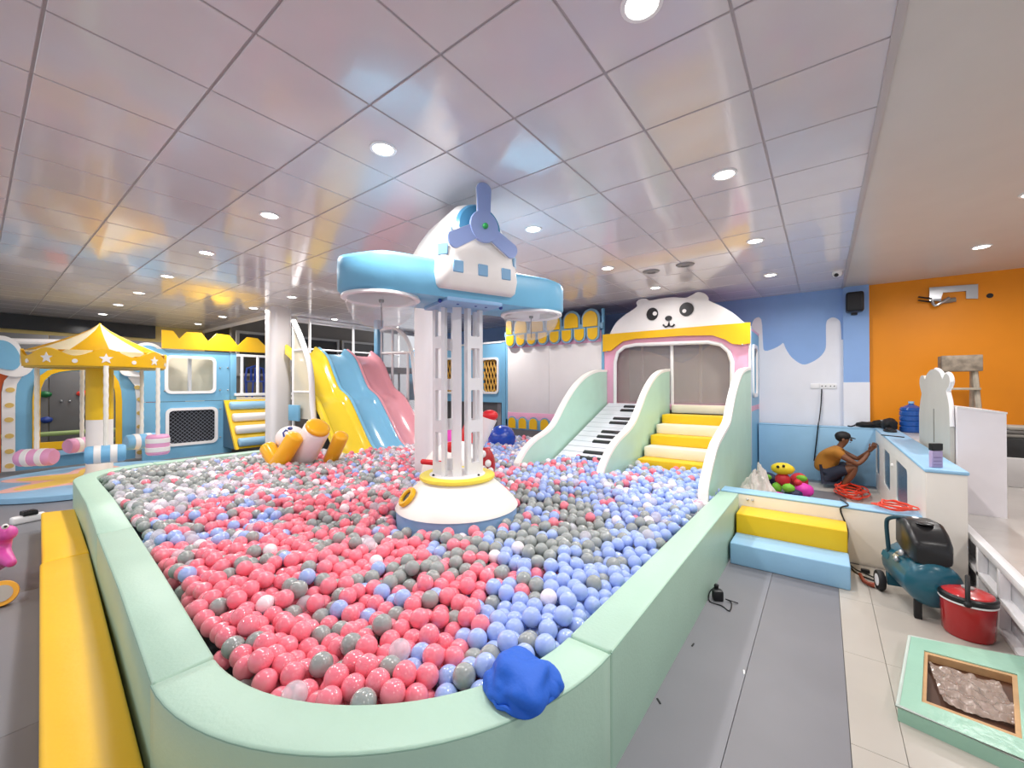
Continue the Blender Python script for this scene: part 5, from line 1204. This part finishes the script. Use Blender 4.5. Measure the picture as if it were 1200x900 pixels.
hd_=rt*1.0; pts=[Vector((cz.x,cz.y,0))+rt*(.16*math.cos(a))+Vector((0,0,.285+.17*math.sin(a)))+fw*(-.03*math.sin(a)) for a in np.linspace(0,PI,14)]
rdv=Vector((cz.x,cz.y,0)).normalized(); pts=[Vector((cz.x,cz.y,0))-rdv*.135*math.cos(a)+Vector((0,0,.24+.12*math.sin(a)**.6)) for a in np.linspace(0.02,PI-.02,14)]
obj('handle',tube(nb(),[tuple(v) for v in pts],.012,8),BLKR,ck)
for s in (-1,1): obj('handle_lug',ball(nb(),Vector((cz.x,cz.y,.24))+rdv*(.137*s),.02,2),BLKR,ck)
# upturned mint foam box
fb=thing('foam_box','upturned mint foam frame with brown board and plastic film inside','foam box',(.65,3.05,0))
FZ=.075
o_=[tuple(WZ(a,c,FZ)[:2]) for a,c in ((1052,826),(1066,745),(1212,772),(1212,896))]; cxx_=sum(p[0] for p in o_)/4; cyy_=sum(p[1] for p in o_)/4
i_=[tuple(WZ(a,c,FZ)[:2]) for a,c in ((1080,822),(1083,762),(1192,790),(1198,866))]
MV=mat('mint_vinyl_glossy','9BC5B0',.25,bump=.3,bscale=20)
obj('frame',prism(nb(),o_,0,FZ,'XY',holes=[i_]),MV,fb)
b=nb(); tube(b,[(x,y,FZ-.004) for x,y in o_],.009,8,True); obj('film_hem',b,mat('clear_film','E8F2EC',.15,trans=.4,ior=1.1),fb)
obj('lining',prism(nb(),i_,.01,FZ-.006,'XY',holes=[[(cxx_+(p[0]-cxx_)*.9,cyy_+(p[1]-cyy_)*.9) for p in i_]]),mat('raw_plywood','C39A6E',.6,vary=.15,scale=9),fb)
obj('inner_board',prism(nb(),i_,.008,.03,'XY'),mat('brown_hardboard','4E2E1B',.5,vary=.25,scale=5),fb)
t=nb(); bmesh.ops.create_grid(t,x_segments=30,y_segments=30,size=.5)
for v in t.verts: v.co.z=.07*noise.noise(v.co*7)+.03*noise.noise(v.co*17)
bmesh.ops.solidify(t,geom=t.faces[:],thickness=.002)
b=nb(); fin(t,b,Matrix.Translation((cxx_+.02,cyy_-.02,.05))@Matrix.Diagonal((.26,.36,.28,1))); obj('plastic_film',b,mat('crinkled_film','B09C90',.12,alpha=.6,coat=.6),fb,ang=60)
# cables and small bits
pts=[WZ(985,585,.51),WZ(994,592,.515),Vector((.12,4.79,.47)),Vector((.17,4.77,.30)),Vector((.165,4.76,.14)),Vector((.19,4.6,.012)),Vector((.3,4.45,.012)),WZ(1030,680,.012),WZ(1042,672,.012),WZ(1036,655,.1),WZ(1045,640,.28),WZ(1056,634,.36)]
tag(obj('power_cable',tube(nb(),smooth([tuple(v) for v in pts],k=5),.007,8),BLK,at=(.17,4.77,0)),'black cable falling over the low wall and running to the compressor','cable')
pts=[WZ(996,662,.012),WZ(1004,668,.012),WZ(1014,672,.012),WZ(1026,677,.012),WZ(1036,676,.012)]
tag(obj('power_cable',tube(nb(),smooth([tuple(v) for v in pts],k=4),.006,6),BLK,at=tuple(pts[0])),'short black cable lying on the tiles between steps and compressor','cable')
p=WZ(1014,671,0); tag(obj('plug',box(nb(),p.x-.03,p.x+.03,p.y-.02,p.y+.02,0,.03,.008,2),BLK,at=(p.x,p.y,0)),'black plug joining the cables beside the steps','plug')
p=WZ(1016,682,0); b=nb(); tube(b,smooth([tuple(WZ(1008,673,.02)),tuple(WZ(1012,680,.02)),tuple(WZ(1018,684,.02)),tuple(WZ(1025,686,.02))],k=3),[.014]*4+[.016]*3+[.02]*3,8)
tag(obj('staple_gun',b,mat('rust_red','8A3A22',.5),at=(p.x,p.y,0)),'small rust-red hand tool on the tiles near the compressor','tool')
# adapter by the pit
p=WZ(841,703,0); ad=thing('power_adapter','black power adapter with curled lead on the grey mat by the pit wall','adapter',(p.x,p.y,0))
obj('body',box(nb(),-.035,.035,-.03,.03,0,.075,.01,2,Matrix.Translation((p.x,p.y,0))@Matrix.Rotation(.5,4,'Z')),BLK,ad)
obj('plug_head',box(nb(),p.x-.03,p.x+.0,p.y+.02,p.y+.05,.06,.1,.006,1),BLK,ad)
pts=[(p.x-.02,p.y+.04,.08),(p.x-.055,p.y+.0,.04),(p.x-.04,p.y-.07,.005),tuple(WZ(846,710,.005)),tuple(WZ(855,716,.005)),tuple(WZ(857,706,.005)),tuple(WZ(850,702,.02)),tuple(WZ(865,707,.006))]
obj('lead',tube(nb(),smooth(pts,k=4),.004,6),BLK,ad)
for a,c,l in ((872,788,'white paper scrap on the grey mat right of the pit'),(812,756,'tiny dark crumb on the mat against the pit wall'),(772,822,'tiny black chip on the grey mat near the pit corner')):
    p=WZ(a,c,0); tag(obj('scrap',box(nb(),-.018,.018,-.004,.004,0,.004,0,1,Matrix.Translation((p.x,p.y,0))@Matrix.Rotation(a,4,'Z')),WHT if a==872 else BLK,at=(p.x,p.y,0)),l,'scrap')
# =====================================================================================
#                               LEFT FLOOR TOYS
# =====================================================================================
PKD=mat('dino_pink','D653A6',.38); q=WZ(-8,693,0)
dn=thing('ride_on_toy','pink dinosaur ride-on toy with orange wheels at the left edge','ride-on toy',(q.x,q.y,0))
fd=Vector((.55,-.1,0)).normalized(); 
h=WX(10,624,q.x+.05) ; hd0=CP(6,622,3.22); nk_=CP(-6,650,3.25)
nodes=[(*(CP(-45,665,3.4)),.13),(*(CP(-22,662,3.3)),.13),(*nk_,.09),(*(CP(-2,632,3.22)),.07),(*hd0,.075),(*(CP(14,627,3.18)),.05)]
skin('body',nodes+[(*(CP(8,655,3.15)),.045),(*(CP(15,662,3.12)),.03)],[(0,1),(1,2),(2,3),(3,4),(4,5),(2,6),(6,7)],PKD,dn,2,0)
obj('eye',ball(nb(),CP(6,617,3.15),.02,3),WHT,dn); obj('pupil',ball(nb(),CP(6.5,617,3.135),.010,2),BLK,dn)
for a,c,s in ((1,672,3.0),(-60,672,3.2)):
    w_=CP(a,c,s); w_.z=.09
    Mw=Matrix.Translation(w_)@(CO-w_).to_track_quat('Z','Y').to_matrix().to_4x4(); wh=obj('wheel',lathe(nb(),[(.06,-.03),(.085,-.03),(.09,0),(.085,.03),(.06,.03)],30,Mw),mat('wheel_orange','F2B13C',.4),dn)
    obj('wheel_disc',lathe(nb(),[(0,-.035),(.058,-.035),(.058,.035),(0,.035)],26,Mw),mat('wheel_grey','B9B3AC',.5),wh)
p=WZ(3,692,0); tag(obj('green_toy',(lambda b:(capsule(b,WZ(-14,698,.02),WZ(5,690,.03),.02,10),b)[1])(nb()),mat('bright_green','33C24A',.4),at=(p.x,p.y,0)),'bright green plastic toy piece at the left edge','toy')
a_=WZ(12,608,.08); b2=WZ(48,601,.08); gd=thing('pedal_base','white low base with a black ribbed pad beside the yellow bench','toy',((a_.x+b2.x)/2,(a_.y+b2.y)/2,0))
dv=(b2-a_).normalized(); ang2=math.atan2(dv.y,dv.x); Lb=(b2-a_).length; MG=Matrix.Translation((a_.x,a_.y,0))@Matrix.Rotation(ang2,4,'Z')
obj('base',box(nb(),0,Lb*1.15,-.05,.05,.0,.09,.025,3,MG),WHTM,gd)
obj('pad',box(nb(),Lb*.35,Lb*.85,-.06,.06,.085,.13,.008,2,MG),BLKR,gd)
for k in range(6): obj('rib',box(nb(),Lb*.37+k*Lb*.08,Lb*.37+k*Lb*.08+.012,-.055,.055,.128,.136,0,1,MG),BLK,gd)
